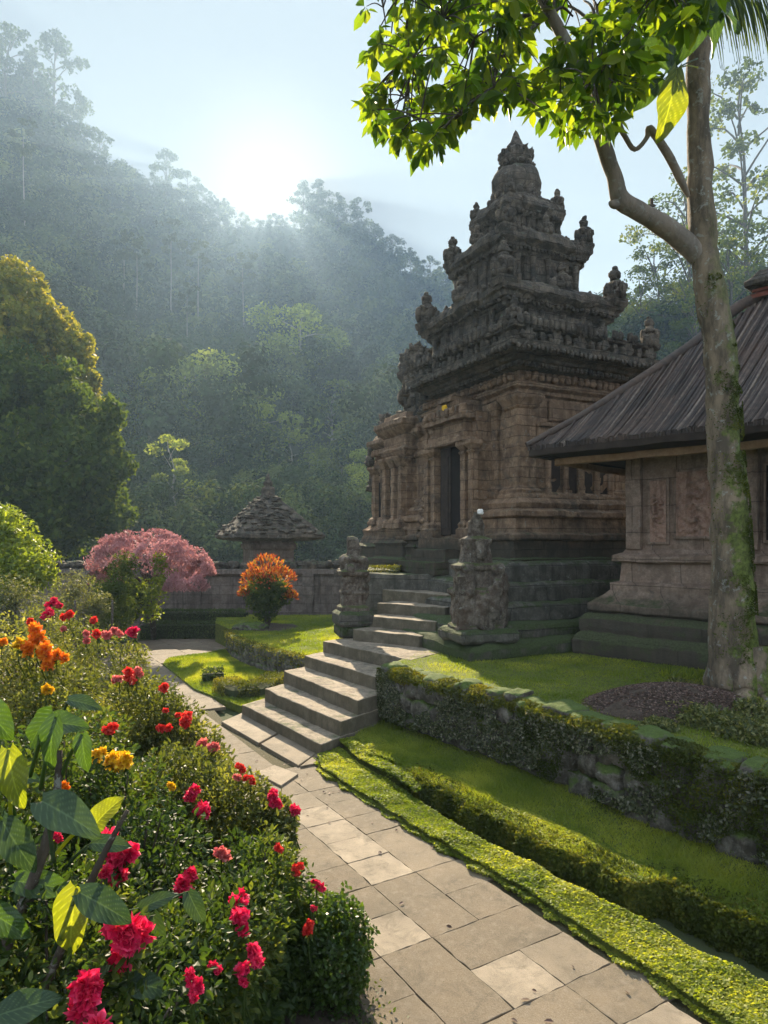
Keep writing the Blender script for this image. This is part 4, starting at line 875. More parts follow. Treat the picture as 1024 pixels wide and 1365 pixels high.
q = MB(); q.lathe((0, 0, 3.04), [(.2, 0), (.2, .06), (.15, .08), (.17, .16), (.16, .24), (.09, .28), (.12, .33), (.11, .4), (.05, .44), (.06, .48), (.03, .56), (.0, .64)], 12); wpart('roof_finial', q, M['roofstone'], disp=(.01, 9))
q = MB()
for i in range(150):
    a = rr.choice((0, 1, 2, 3)) * math.pi / 2; s = rr.random(); c1 = rr.uniform(-1, 1) * (1.05 - .85 * s); r_ = 1.07 - .88 * s
    x, y = (c1, -r_) if rr.random() < .5 else (-r_, c1); q.rock((x, y, 2.13 + .92 * s), (.07, .07, .03), seed=i, amp=.4, n=3, p=2.4)
q.loft(0, 0, .5, .5, [(.1, 1.98), (.52, 2.02), (.58, 2.06), (.57, 2.13), (.40, 2.30), (.2, 2.52), (.0, 2.75), (-.2, 2.94), (-.34, 3.06), (-.38, 3.1)], .1)
wpart('pyramid_roof', q, M['roofstone'], disp=(.02, 5, .015, 14))

# ------------------------------------------------------------------ trees
M['bark'] = bark('bark', (.10, .08, .06), (.05, .04, .03)); M['palebark'] = bark('pale_bark', (.42, .38, .33), (.28, .25, .21), lichen=.2)
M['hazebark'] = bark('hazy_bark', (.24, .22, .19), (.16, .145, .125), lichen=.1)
M['leaf_far'] = leafmat('forest_leaves', [(0, (.018, .032, .012)), (.6, (.04, .065, .02)), (1, (.09, .11, .03))], .35, .9, spec=.1)
M['leaf_mid'] = leafmat('green_leaves', [(0, (.025, .045, .012)), (.55, (.06, .095, .02)), (1, (.15, .17, .035))], .45, .8, spec=.15)
M['leaf_gold'] = leafmat('sun_painted_golden_leaves', [(0, (.08, .11, .018)), (.5, (.20, .22, .028)), (1, (.50, .41, .05))], .5, .6, (1.8, 1.5, .6))  # golden foliage colour with the sunlight on the crown painted in
M['leaf_lime'] = leafmat('lime_leaves', [(0, (.06, .10, .015)), (.5, (.14, .19, .025)), (1, (.26, .30, .05))], .5, .5)
M['leaf_pink'] = leafmat('pink_leaves', [(0, (.16, .075, .075)), (.5, (.42, .22, .22)), (1, (.70, .46, .44))], .35, .6, (1.4, 1.1, 1.1))
M['leaf_pale'] = leafmat('grey_green_leaves', [(0, (.05, .06, .03)), (.6, (.11, .125, .06)), (1, (.24, .24, .13))], .4, .6)
def tree_mesh(h, spread, lo_, nb, nl, ls, seed, lean=.05, tr=.018, flat=.6, limbs=True, gap=.0, form=False):
    """returns trunk and crown builders; base at the origin, height h"""
    g = np.random.default_rng(seed); r = random.Random(seed); T, Cn = MB(), MB()
    px, py = 0, 0; P = [(0, 0, -1.5)]; rad = [h * tr * 1.3]
    for i in range(1, 7):
        px += r.gauss(0, lean * h * .25); py += r.gauss(0, lean * h * .25); P.append((px, py, h * .93 * i / 6)); rad.append(h * tr * (1 - .13 * i))
    T.tube(P, rad, 7, 3, lump=.1, seed=seed); P = np.array(P)
    for k in range(nb):
        t = lo_ + (1 - lo_) * ((k + .5) / nb); z = h * t; c0 = np.array([np.interp(z, P[:, 2], P[:, 0]), np.interp(z, P[:, 2], P[:, 1]), z])
        w = spread * (math.sin(math.pi * min(1, (t - lo_) / (1 - lo_) * .8 + .12)) ** .7) ; a = r.random() * 6.283 if k else 0; a = k * 2.4 + r.uniform(-.5, .5)
        d = w * r.uniform(.35, .95) * (1 if k < nb - 1 else .2); c = c0 + np.array([math.cos(a) * d, math.sin(a) * d, r.uniform(.0, .06) * h]); br = spread * r.uniform(.32, .55) * (1 - .3 * t)
        if limbs: T.tube([c0 - [0, 0, h * .07], (c0 + c) / 2 + [0, 0, -h * .01], c], [h * tr * .35, h * tr * .22, h * tr * .1], 5, 2)
        m = int(nl / nb); q = g.normal(size=(m, 3)); q /= np.linalg.norm(q, axis=1)[:, None]; nq = q + [0, 0, .4]; q *= (g.random(m) ** .45)[:, None] * br; q[:, 2] *= flat; q += c
        nz = fbm(q, 1.6 / br, seed, 2); q, nq = q[nz > -.15 + gap], nq[nz > -.15 + gap]
        Cn.leaf4(q, ls * (.7 + .6 * g.random(len(q))), nrm=nq * 1.6 if form else None, asp=.65, tint=np.clip(.42 + .35 * g.normal() * .5 + .25 * (g.random(len(q)) - .5) * 2, 0, 1), rng=g)
    return T, Cn
def make_tree(name, label, cat, loc, rz, scale, proto, group=None):
    o = thing(name, label, cat, loc, rz, group); o.scale = (scale,) * 3
    for nm, me in proto: obj(nm, me, o)
    return o
def proto(leaf, bk, *a, **k):
    T, Cn = tree_mesh(*a, **k); return [('trunk', T.mesh('trunk', M[bk], smooth=True)), ('crown', Cn.mesh('crown', M[leaf]))]
PR = [proto('leaf_far', 'bark', 26, 6.5, .35, 16, 3400, .85, 100 + i, flat=.62, gap=.05) for i in range(4)]      # 26 m open-crowned ridge trees
PD = [proto('leaf_far', 'bark', 18, 7.5, .3, 14, 3800, .75, 130 + i, flat=.75, gap=-.3) for i in range(3)]      # 18 m dense
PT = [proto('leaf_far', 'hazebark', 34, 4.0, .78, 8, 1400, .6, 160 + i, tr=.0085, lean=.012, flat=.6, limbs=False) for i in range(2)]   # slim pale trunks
def hz_at(px, d): return float(hill(np.array([px]), np.array([float(d)]))[0])
def on_hill(px, d): return ((px - CX) / FPX * d, d, hz_at(px, d) - .3)
# the hillside wood: one mass
T4 = [tree_mesh(15, 8, .2, 8, 520, 1.2, 300 + i, limbs=False, flat=.85, gap=-.4, form=True)[1] for i in range(5)] + [tree_mesh(15, 7.5, .2, 9, 1500, .62, 340 + i, limbs=False, flat=.8, gap=-.4, form=True)[1] for i in range(5)]
T4 = [(np.concatenate(t.V), np.concatenate(t.F), np.concatenate(t.tint)) for t in T4]
MIDX = [(245, 100), (165, 95), (330, 105), (400, 160), (440, 130), (390, 110), (320, 95), (455, 90), (490, 70), (470, 52), (280, 60), (390, 62), (505, 62), (210, 70), (120, 80), (345, 75)]
q = MB(); g = np.random.default_rng(5); cnt = 0
for i in range(2100):
    px = g.uniform(-330, 700) if i % 6 else g.uniform(700, 1300); rd = np.interp(px, RX, RD); d = 44 + (rd - 44) * g.random() ** .8
    if 760 < px < 1040 and d < 70: continue
    if any(abs(px - a) < 2600 / e and e * .75 < d < e * 1.02 for a, e in MIDX): continue
    s = g.uniform(.7, 1.35) * (.8 + .3 * d / 400) * (.6 if d < 75 else 1) * (.5 if 310 < px < 408 and d > 320 else 1); v, f4, ti = T4[(i % 5) + (5 if d < 190 else 0)]; a = g.random() * 6.283
    ca_, sa_ = math.cos(a), math.sin(a); w = v * s @ np.array([[ca_, sa_, 0], [-sa_, ca_, 0], [0, 0, 1]]) + np.array(on_hill(px, d)); q.add(w, f4, tint=np.clip(ti * .3 + .35 + g.normal() * .30, 0, 1))
for i in range(420):
    px = g.uniform(-120, 560); d = 40 + 40 * g.random() ** 1.5; s = g.uniform(.22, .42); v, f4, ti = T4[5 + i % 5]; q.add(v * s + np.array(on_hill(px, d)) - [0, 0, .8], f4, tint=np.clip(ti * .5 + .35 + g.normal() * .25, 0, 1))
M['leaf_mass'] = leafmat('hillside_leaves', [(0, (.010, .022, .010)), (.6, (.045, .075, .024)), (1, (.14, .17, .05))], .12, .9, spec=.05)
struct('forest', q, M['leaf_mass'], kind='stuff', label='dense misty forest covering the hillside', cat='forest')
# skyline trees, one by one
ridge = [(8, 45, 0, 'tall tree at the left end of the skyline with a high airy crown'), (75, 48, 2, 'tallest skyline tree with a lopsided crown leaning right'), (45, 90, 1, None), (108, 130, 3, 'dark skyline tree stepping down right of the tallest one'), (130, 180, 0, None), (160, 222, 1, None),
         (222, 203, 2, 'broad lone crown rising above the skyline halfway to the sun'), (205, 235, 3, None), (252, 232, 1, None), (180, 235, 0, None), (270, 250, 2, None), (300, 268, 3, 'small round skyline tree just left of the rising sun'),
         (402, 243, 0, 'tall airy skyline tree just right of the rising sun'), (425, 242, 2, None), (452, 262, 3, None), (478, 268, 1, 'narrow skyline tree where the ridge starts to fall right'), (500, 300, 0, None), (523, 315, 2, None), (548, 335, 3, None), (575, 345, 1, None), (598, 362, 0, None), (-60, 20, 2, None), (-25, 30, 3, None), (628, 390, 1, None), (290, 270, 0, None), (440, 285, 3, None)]
ORD = ['first', 'second', 'third', 'fourth', 'fifth', 'sixth', 'seventh', 'eighth', 'ninth', 'tenth', 'eleventh', 'twelfth', 'thirteenth', 'fourteenth', 'fifteenth', 'sixteenth']
rl, rr__ = sorted([t for t in ridge if t[0] < 350], key=lambda t: -t[0]), sorted([t for t in ridge if t[0] > 350], key=lambda t: t[0])
ridge = [(a, b_, c_, d_ or 'hazy skyline tree, %s to the %s of the sun glow' % ((ORD[rl.index((a, b_, c_, d_))], 'left') if a < 350 else (ORD[rr__.index((a, b_, c_, d_))], 'right'))) for a, b_, c_, d_ in ridge]
for i, (px, ty, pi_, lab) in enumerate(ridge):
    d = float(np.interp(px, RX, RD)) - 12; x, y, z = on_hill(px, d); top = CAMZ - (ty - HY) / FPX * d; s = max(.5, (top - z) / 26); 
    make_tree('ridge_tree', lab or 'hazy tree on the misty skyline of the hill', 'tree', (x, y, z), i * 1.7, s, PR[pi_], 'trees along the skyline of the hill')
for i, (px, d, s, lab) in enumerate([(32, 150, 1.0, 'pale slender trunk on the dark slope at the far left'), (182, 150, 1.0, 'tall pale trunk on the slope above the spreading green tree'), (228, 190, 1.2, 'tallest pale trunk on the slope below and left of the sun'), (265, 190, 1.1, 'pale bare trunk, second to the left of the thin one under the sun'), (165, 150, .9, 'pale bare trunk just left of the tall one above the spreading green tree'), (324, 200, 1.1, 'thin pale trunk in the mist below the sun'), (250, 150, .8, 'shorter pale trunk lower on the slope left of the sun')]):
    make_tree('slender_tree', lab or 'thin pale bare-trunked tree standing in the misty hillside wood', 'tree', on_hill(px, d), i * 2.1, s, PT[i % 2], 'pale trunked trees in the hillside wood')
mids = [(245, 100, 490, 'wide layered green tree in the middle distance left of the shrine'), (165, 95, 520, 'rounded hazy tree behind the big dark tree'), (330, 105, 520, None), (400, 160, 420, 'large pale hazy tree highest on the middle slope'), (440, 130, 520, None), (390, 110, 560, None), (320, 95, 600, None), (455, 90, 600, 'misty round tree directly above the shrine roof'), (490, 70, 605, 'light green tree beside the temple wing'), (470, 52, 680, 'bright sunlit green tree just left of the temple'), (280, 60, 665, 'small light green tree left of the shrine roof'), (390, 62, 645, 'small conical tree right of the shrine finial'), (505, 62, 625, None), (210, 70, 650, None), (120, 80, 560, None), (345, 75, 665, None)]
mo = sorted(mids); mids = [(a, b_, c_, d_ or 'hazy round-crowned tree on the lower slope, %s from the left of them' % ORD[mo.index((a, b_, c_, d_))]) for a, b_, c_, d_ in mids] if False else [(t[0], t[1], t[2], t[3] or 'hazy round-crowned tree on the lower slope, %s of them from the left' % ORD[sorted(x[0] for x in mids).index(t[0])]) for t in mids]
M['leaf_haze'] = leafmat('light_painted_forest_leaves', [(0, (.09, .12, .045)), (.6, (.19, .24, .08)), (1, (.32, .36, .13))], .6, .9, spec=.1)  # brighter copy of the forest leaves, sunlit tone put into the colour
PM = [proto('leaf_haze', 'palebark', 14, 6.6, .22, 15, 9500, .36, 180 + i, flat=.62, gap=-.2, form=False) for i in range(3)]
MW = [210, 110, 130, 170, 150, 130, 110, 110, 110, 120, 75, 60, 80, 90, 100, 80]
for i, (px, d, ty, lab) in enumerate(mids):
    x, y, z = on_hill(px, d); top = CAMZ - (ty - HY) / FPX * d; s = MW[i] / FPX * d / 13.2; sz = max(s * .85, (top - z) / 14); z = top - 14 * sz
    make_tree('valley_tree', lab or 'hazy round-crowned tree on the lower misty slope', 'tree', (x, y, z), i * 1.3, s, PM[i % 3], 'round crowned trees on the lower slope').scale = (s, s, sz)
q = tree_mesh(9, 2.2, .6, 7, 1500, .22, 77, tr=.010, lean=.09)
make_tree('slender_tree', 'slim white-stemmed tree rising above the pink-leaved tree', 'tree', (( 232 - CX) / FPX * 48, 48, hz_at(232, 48) - 1), 0.6, 1.05, [('trunk', q[0].mesh('trunk', M['palebark'], smooth=True)), ('crown', q[1].mesh('crown', M['leaf_haze']))])
# airy trees behind temple and pavilion
PA_ = [proto('leaf_mid', 'bark', 30, 7.0, .38, 24, 7500, .42, 210 + i, tr=.011, flat=.42, gap=.16, lean=.05) for i in range(3)]
for i, (px, d, ty, lab) in enumerate([(1000, 88, 110, 'tall airy tree at the right edge with high tiered branches'), (915, 80, 235, 'thin-crowned tree half hidden by the leaning trunk'), (850, 84, 375, 'hazy tree beside the temple tower right shoulder'), (880, 95, 330, 'pale tree between the tower and the leaning trunk'), (965, 70, 320, 'hazy green tree above the pavilion roof'), (1040, 75, 300, 'dense hazy tree behind the pavilion roof finial'), (930, 66, 400, 'low tree peeping over the pavilion roof')]):
    x, y, z = on_hill(px, d); top = CAMZ - (ty - HY) / FPX * d; s = max(.3, (top - z) / 30)
    make_tree('hillside_tree', lab, 'tree', (x, y, z), i * 1.9 + .4, s, PA_[i % 3], 'airy trees behind the temple')
# bird on the limb is only a small knob of bark in the photo

def blob_tree(name, label, loc, blobs, leafmat_, nl, ls, trunkpts=None, bk='bark', shell=.5, asp=.55, cat='tree', seed=3, limbs=None, seedt=0, flat=1, twig=None, extra=None, nrm=False):
    """crown from a list of (world centre, radius) lobes"""
    t = thing(name, label, cat, loc); g = np.random.default_rng(seed); q = MB(); 
    if cat == 'tree':
        sub = []
        for c, r in blobs:
            for _ in range(9):
                v = g.normal(size=3); v /= np.linalg.norm(v); sub.append((np.array(c) + v * r * .82, r * g.uniform(.28, .5)))
        blobs = [(c, r * .9) for c, r in blobs] + sub
    vol = sum(r ** 2 for _, r in blobs)
    for c, r in blobs:
        m = int(nl * r * r / vol); p = g.normal(size=(m, 3)); p /= np.linalg.norm(p, axis=1)[:, None]; s = 1 - shell * g.random(m) ** 1.6
        s *= 1 + .16 * fbm(p + np.array(c), 3.0, seed, 3); d = p.copy(); p = p * s[:, None] * r; p[:, 2] *= flat; p += np.array(c); k = fbm(p, 2.2 / r, seed + 2, 3) > (-.2 if cat == 'tree' else -.45)
        k &= p[:, 2] > loc[2] - .02; q.leaf4(p[k], ls * (.6 + .8 * g.random(k.sum())), nrm=d[k] if nrm else None, asp=asp, tint=np.clip(.45 + .3 * fbm(p[k], 3.0 / r, seed + 4) + .35 * (g.random(k.sum()) - .5), 0, 1), rng=g)
    part('crown' if cat == 'tree' else 'foliage', q, leafmat_, t)
    if trunkpts:
        q = MB()
        for pts, rad in trunkpts: q.tube(pts, rad, 8, 4, lump=.12)
        part('trunk' if cat == 'tree' else 'stem', q, M[bk], t, smooth=True)
    if extra: part(extra[0], extra[1], extra[2], t)
    return t
def QB(lst, Y): return [(Q(px, py, Y + dy), r / FPX * Y) for px, py, r, dy in lst]
Y = 26.
bl = QB([(-60, 640, 95, 0), (20, 560, 85, 1), (70, 610, 75, -1), (110, 570, 55, 0), (135, 630, 42, 0), (60, 680, 70, -1), (-30, 520, 70, 1), (95, 690, 55, 0), (70, 520, 50, 1), (145, 680, 34, 1), (10, 700, 60, 0)], Y)
tk = [([(*Q(40, 800, Y)[:2], -.2), Q(25, 760, Y), Q(45, 690, Y), Q(95, 610, Y)], [.5, .42, .3, .12]), ([Q(25, 760, Y), Q(-10, 680, Y), Q(0, 590, Y)], [.4, .3, .12]), ([Q(35, 720, Y), Q(60, 640, Y), Q(60, 560, Y)], [.25, .18, .1]), ([Q(60, 660, Y), Q(100, 640, Y - 1), Q(140, 600, Y)], [.14, .1, .05]), ([Q(-5, 650, Y), Q(-40, 600, Y), Q(-60, 560, Y)], [.2, .1, .05])]
blob_tree('broadleaf_tree', 'large dark green tree with spreading limbs at the left edge', (*Q(30, 780, Y)[:2], -.1), bl, M['leaf_mid'], 75000, .24, tk, shell=.7)
Y = 31.
bl = QB([(10, 470, 75, 0), (-40, 440, 80, 1), (50, 440, 48, 0), (85, 470, 42, 0), (95, 520, 36, 0), (30, 400, 38, 0), (-20, 385, 50, 0), (110, 505, 22, 0)], Y)
blob_tree('golden_tree', 'tree with golden sunlit crown rising behind the large dark green tree', (*Q(10, 780, Y)[:2], -.1), bl, M['leaf_gold'], 60000, .24, [([(*Q(10, 800, Y)[:2], -.2), Q(0, 650, Y), Q(10, 520, Y), Q(20, 430, Y)], [.4, .35, .25, .1]), ([Q(5, 600, Y), Q(50, 520, Y), Q(80, 470, Y)], [.2, .15, .06])], shell=.5, seed=9)
Y = 11.
bl = QB([(10, 715, 38, 0), (45, 745, 32, 0), (-20, 740, 50, 0), (20, 765, 40, -.5), (60, 770, 20, 0), (5, 690, 20, .2)], Y)
blob_tree('lime_shrub', 'bright lime green leafy shrub at the left edge', (*Q(15, 790, Y)[:2], 0), bl, M['leaf_lime'], 9000, .085, [([(*Q(15, 790, Y)[:2], 0), Q(15, 750, Y), Q(20, 720, Y)], [.05, .04, .02])], shell=.8, asp=.4, cat='shrub', seed=21)
Y = 9.5
for i, (lst, lab) in enumerate((([(20, 800, 38, 0), (-30, 800, 50, 0), (60, 815, 28, 0)], 'pale fine-leaved shrub below the lime green shrub'), ([(100, 790, 34, 1), (130, 810, 26, 1), (85, 815, 25, .5)], 'pale green shrub left of the pink-leaved tree'), ([(150, 790, 30, 2.2), (165, 755, 26, 2.5)], 'dusky olive shrub under the pink-leaved tree'))):
    bl = QB(lst, Y); blob_tree('fine_shrub', lab, (*Q(lst[0][0], 800, Y)[:2], 0), bl + [((c[0], c[1], c[2] * .5), r) for c, r in bl], M['leaf_pale'] if i < 2 else M['leaf_mid'], 12000, .045, [([(*Q(lst[0][0], 800, Y)[:2], 0), Q(lst[0][0], 800, Y)], [.03, .015])], shell=.9, asp=.35, cat='shrub', seed=31 + i)
# weeping pink-leaved tree
Y = 13.; q = MB(); g = np.random.default_rng(4); base = G(205, 852)
C = []
for (px, py, rx, rz2, dy) in ((195, 740, 76, 38, 0), (150, 745, 34, 36, .2), (240, 752, 46, 30, -.3), (250, 775, 30, 20, -.8), (180, 722, 50, 20, 0), (262, 755, 26, 22, 0), (205, 715, 40, 16, .2), (140, 765, 22, 24, .3), (225, 735, 50, 22, -.4)):
    m = 4600; p = g.normal(size=(m, 3)); p /= np.linalg.norm(p, axis=1)[:, None]; p[:, 2] = np.abs(p[:, 2]) * 1.05 - .15; p *= (1 - .22 * g.random(m)[:, None]); s = 1 + .12 * fbm(p * 3, 1.5, 3)
    p = p * s[:, None] * np.array([rx, rx * .8, rz2 * 1.25]) / FPX * Y; C.append(p + Q(px, py + 8, Y + dy))
C = np.concatenate(C); C = C[fbm(C, 3.6, 77, 3) > -.04]; q.leaf4(C, .065 * (.6 + .8 * g.random(len(C))), droop=1.2, asp=.28, tint=np.clip(.5 + .35 * fbm(C, 2.2, 3) + .3 * (g.random(len(C)) - .5), 0, 1), rng=g)
pk = thing('pink_tree', 'small weeping tree with a dome of pinkish red leaves', 'tree', tuple(base)); part('crown', q, M['leaf_pink'], pk)
q = MB(); q.tube([base, Q(203, 810, Y), Q(206, 780, Y), Q(195, 745, Y)], [.06, .05, .04, .02], 8, lump=.2)
for a in ((160, 740), (235, 745), (180, 725), (250, 765), (215, 725), (140, 755)): q.tube([Q(204, 790, Y), (Q(204, 770, Y) + Q(*a, Y)) / 2, Q(*a, Y + g.uniform(-.4, .4))], [.035, .022, .008], 6)
part('trunk', q, M['bark'], pk, smooth=True)
bl = QB([(205, 790, 20, -.3), (200, 815, 16, -.3), (222, 770, 18, -.3), (212, 748, 12, -.4)], 12.6); blob_tree('climbing_shrub', 'yellow-green leafy growth round the pink-leaved tree stem', tuple(G(203, 848)), bl, M['leaf_lime'], 2200, .06, [([G(203, 848), Q(204, 800, 12.6)], [.015, .01])], shell=.9, cat='shrub', seed=41)
bl = QB([(165, 800, 30, 0), (150, 775, 26, 0), (185, 790, 20, .2), (140, 810, 20, 0)], 13.5); blob_tree('dark_shrub', 'dark leafy shrub filling the shade left of the pink-leaved tree stem', tuple(G(160, 850)), bl, M['leaf_mid'], 9000, .06, [([G(160, 850), Q(165, 800, 13.5)], [.03, .02])], shell=.9, cat='shrub', seed=42)
# orange croton
Y = 12.6; cb = np.array([*Q(357, 800, Y)[:2], .38]); bl = QB([(356, 788, 26, 0), (342, 795, 18, 0), (372, 792, 18, 0), (355, 808, 20, 0)], Y)
cr = blob_tree('orange_shrub', 'round shrub with orange and red top leaves on the raised lawn', tuple(cb), bl, M['leaf_mid'], 5200, .07, [([cb, cb + [.0, 0, .5]], [.05, .03]), ([cb, cb + [.15, .05, .5]], [.03, .015]), ([cb, cb + [-.15, -.05, .5]], [.03, .015])], shell=.9, cat='shrub', seed=51)
q = MB(); M['leaf_orange'] = leafmat('orange_leaves', [(0, (.22, .03, .02)), (.4, (.50, .11, .02)), (.75, (.62, .26, .03)), (1, (.35, .30, .04))], .35, .5, (1.2, 1.1, .8))
for px, py, r in ((356, 766, 26), (340, 778, 18), (375, 776, 19), (330, 795, 11), (385, 798, 10), (356, 785, 32)):
    m = 230; p = g.normal(size=(m, 3)); p /= np.linalg.norm(p, axis=1)[:, None]; p[:, 2] = np.abs(p[:, 2]); c = Q(px, py, Y); C = c + p * r / FPX * Y * (1 - .2 * g.random((m, 1))); q.leaf6(C, p + g.normal(size=(m, 3)) * .5 + [0, 0, .6], g.normal(size=(m, 3)), .085, asp=.35)
part('orange_leaves', q, M['leaf_orange'], cr)
rk = MB(); 
for i, (px, py, s) in enumerate(((338, 828, .16), (328, 832, .12), (347, 826, .13), (334, 822, .1), (320, 836, .12))): p = Q(px, py, 12.2); rk.rock((p[0], p[1], .42), (s, s * .8, s * .6), seed=i, amp=.4, n=7, p=2.4, fs=1.6)
single('rock_pile', rk, M['wallrock'], 'pile of pale weathered rocks beside the orange shrub', 'rocks', (-2.5, 12.2, .38), smooth=True)
b = MB(); b.lathe((cb[0], cb[1], .375), [(.01, .035), (.3, .03), (.5, .02), (.6, .0)], 24); struct('soil', b, M['soil'], smooth=True, disp=(.01, 6))
# clipped hedges
def hedge(label, pts, w, h, dens=2600, ls=.035, z0=0., mat='hedge'):
    t = thing('clipped_hedge', label, 'hedge', (*pts[len(pts) // 2][:2], z0)); P_ = resamp([p[:2] for p in pts], 120); L = np.sum(np.linalg.norm(np.diff(P_, axis=0), axis=1)); n = int(dens * L * (w + 2 * h)); k = RNG.integers(0, 119, n); d = P_[k + 1] - P_[k]; d /= np.linalg.norm(d, axis=1)[:, None]; nr = np.stack([-d[:, 1], d[:, 0]], 1)
    s = RNG.random(n) * (w + 2 * h); off = np.where(s < h, -w / 2, np.where(s < h + w, s - h - w / 2, w / 2)); z = np.where(s < h, s, np.where(s < h + w, h, w + 2 * h - s)); C = np.hstack([P_[k] + d * (RNG.random((n, 1)) * L / 119) + nr * off[:, None], (z0 + z)[:, None]]); C += RNG.normal(size=(n, 3)) * .010
    q = MB(); q.leaf4(C, ls * (.6 + .7 * RNG.random(n)), asp=.6, tint=np.clip(.4 + .4 * fbm(C, 3, 3) + .35 * (RNG.random(n) - .5), 0, 1)); part('foliage', q, M[mat], t)
    q = MB(); v = np.vstack([d[:1], d[:1]]); n2 = 30; Pp = resamp(P_, n2); dd = np.gradient(Pp, axis=0); dd /= np.linalg.norm(dd, axis=1)[:, None]; nn = np.stack([-dd[:, 1], dd[:, 0]], 1); a = w / 2 - .05
    q.grid(np.array([[(*(p - m_ * a), z0), (*(p - m_ * a), z0 + h - .06), (*(p + m_ * a), z0 + h - .06), (*(p + m_ * a), z0)] for p, m_ in zip(Pp, nn)])); part('twigs', q, M['ground'], t)
hedge('long clipped hedge in front of the boundary wall, upper of two', [(-4.9, 14.3), (-2.9, 14.3)], .35, .52)
hedge('long clipped hedge in front of the boundary wall, lower of two', [(-4.9, 13.7), (-3.0, 13.75)], .35, .34)
hedge('small curved hedge beside the lowest step on the left lawn', [G(300, 922)[:2], G(315, 932)[:2], G(345, 930)[:2], G(372, 915)[:2]], .32, .16, z0=.03, dens=4000, ls=.03, mat='moss')
hedge('tiny round clipped box bush on the left lawn', [G(270, 912)[:2], G(298, 910)[:2]], .22, .17, z0=.03, dens=5000, ls=.03)
hedge('clipped hedge along the platform edge behind the left guardian statue', [(-.22, 10.6), (.25, 10.45)], .28, .09, z0=1.5, dens=4000, ls=.03, mat='moss')

# ------------------------------------------------------------------ leaning tree on the right, its limbs and overhanging leaves
M['trunkbark'] = bark('mossy_bark', (.25, .19, .125), (.09, .072, .05), (.055, .07, .014), 1., 1.0, .5, (.9, 4.9))
M['limbbark'] = bark('limb_bark', (.26, .21, .16), (.17, .145, .115), lichen=.4)
M['canopy'] = leafmat('canopy_leaves', [(0, (.035, .08, .010)), (.5, (.08, .14, .016)), (1, (.18, .23, .025))], .66, .4, (2.4, 2.2, .5), spec=.3)
TY = 5.5
mt = thing('leaning_tree', 'tall mossy-trunked tree with leafy limbs hanging over the temple', 'tree', (2.92, TY, .7))
q = MB(); tp = [(992, 960, 46), (986, 925, 42), (978, 880, 36), (975, 820, 33), (974, 740, 29), (972, 670, 26.5), (966, 600, 25), (963, 530, 24.5), (960, 470, 24), (951, 410, 22), (941, 350, 21), (937, 310, 20), (934, 240, 18.5), (931, 160, 17), (931, 80, 16), (932, 0, 15), (936, -120, 14), (945, -260, 12)]
q.tube([Q(x, y, TY) for x, y, r in tp], [r * .86 / FPX * TY for _, _, r in tp], 26, 6, lump=.09, seed=3)
for a, L in ((-2.6, .42), (-1.9, .5), (-1.1, .45), (-.3, .5), (2.6, .4), (1.2, .5), (2.0, .45)):
    c = Q(988, 930, TY); e = np.array([c[0] + math.cos(a) * L, TY + math.sin(a) * L, .66]); q.tube([c + [math.cos(a) * .1, math.sin(a) * .1, .42], c + [math.cos(a) * .17, math.sin(a) * .17, .12], (c + e) / 2 * [1, 1, 0] + [0, 0, .75], e], [.10, .12, .075, .02], 9, 4, lump=.15)
part('trunk', q, M['trunkbark'], mt, smooth=True, disp=(.010, 5, .006, 16))
q = MB(); n = 30000; tpp = np.array(tp, float); yy = RNG.uniform(330, 930, n); xx = np.interp(yy, tpp[::-1, 1], tpp[::-1, 0]); rr0 = np.interp(yy, tpp[::-1, 1], tpp[::-1, 2]) * .9 / FPX * TY
th = RNG.normal(-.5, .9, n); cz = CAMZ - (yy - HY) / FPX * TY; C = np.stack([(xx - CX) / FPX * TY + np.cos(th) * rr0 * 1.06, TY + np.sin(th) * rr0 * 1.06, cz], 1)
kk = fbm(C, 5.5, 61, 4) + .25 * np.clip((yy - 520) / 300, -.6, 1) > .22; C = C[kk]; q.leaf4(C, .013 * (.6 + RNG.random(len(C))), asp=.6, tint=np.clip(.35 + .3 * fbm(C, 9, 3) + .3 * (RNG.random(len(C)) - .5), 0, 1)); part('moss', q, M['edge'], mt)
def limb(pts, name='branch', sub=5, n=12, mat='limbbark'):
    q = MB(); q.tube([Q(x, y, yy) for x, y, r, yy in pts], [r * .88 / FPX * yy for x, y, r, yy in pts], n, sub, lump=.07); return part(name, q, M[mat], mt, smooth=True, disp=(.004, 8))
limb([(935, 345, 15, 5.5), (912, 322, 15.5, 5.48), (880, 298, 15, 5.4), (850, 281, 13.5, 5.3), (828, 266, 13.5, 5.25), (818, 232, 11.5, 5.2), (805, 195, 11, 5.1), (790, 150, 10, 5.0), (770, 90, 9, 4.9), (735, 20, 8, 4.8), (690, -60, 7, 4.7), (630, -110, 5, 4.6), (560, -130, 3, 4.5)])
limb([(824, 270, 9, 5.26), (818, 272, 6, 5.2), (814, 270, 3, 5.16)])
limb([(918, 262, 3, 5.45), (905, 235, 6.5, 5.4), (890, 205, 6.5, 5.3), (872, 178, 6, 5.2), (866, 172, 6, 5.2), (862, 184, 3.5, 5.2), (846, 199, 3.5, 5.15), (833, 182, 4, 5.1), (824, 160, 4.5, 5.0), (812, 110, 4, 5.0), (800, 40, 4, 4.9)], sub=4)
q = MB(); p = Q(868, 276, 5.33); q.rock((p[0], p[1], p[2] + .01), (.035, .012, .01), n=4); q.rock((p[0] + .005, p[1], p[2] + .04), (.012, .01, .03), n=4); part('bark_stub', q, M['bark'], mt)
g = np.random.default_rng(12); r = random.Random(6); tw = MB(); cn = MB()
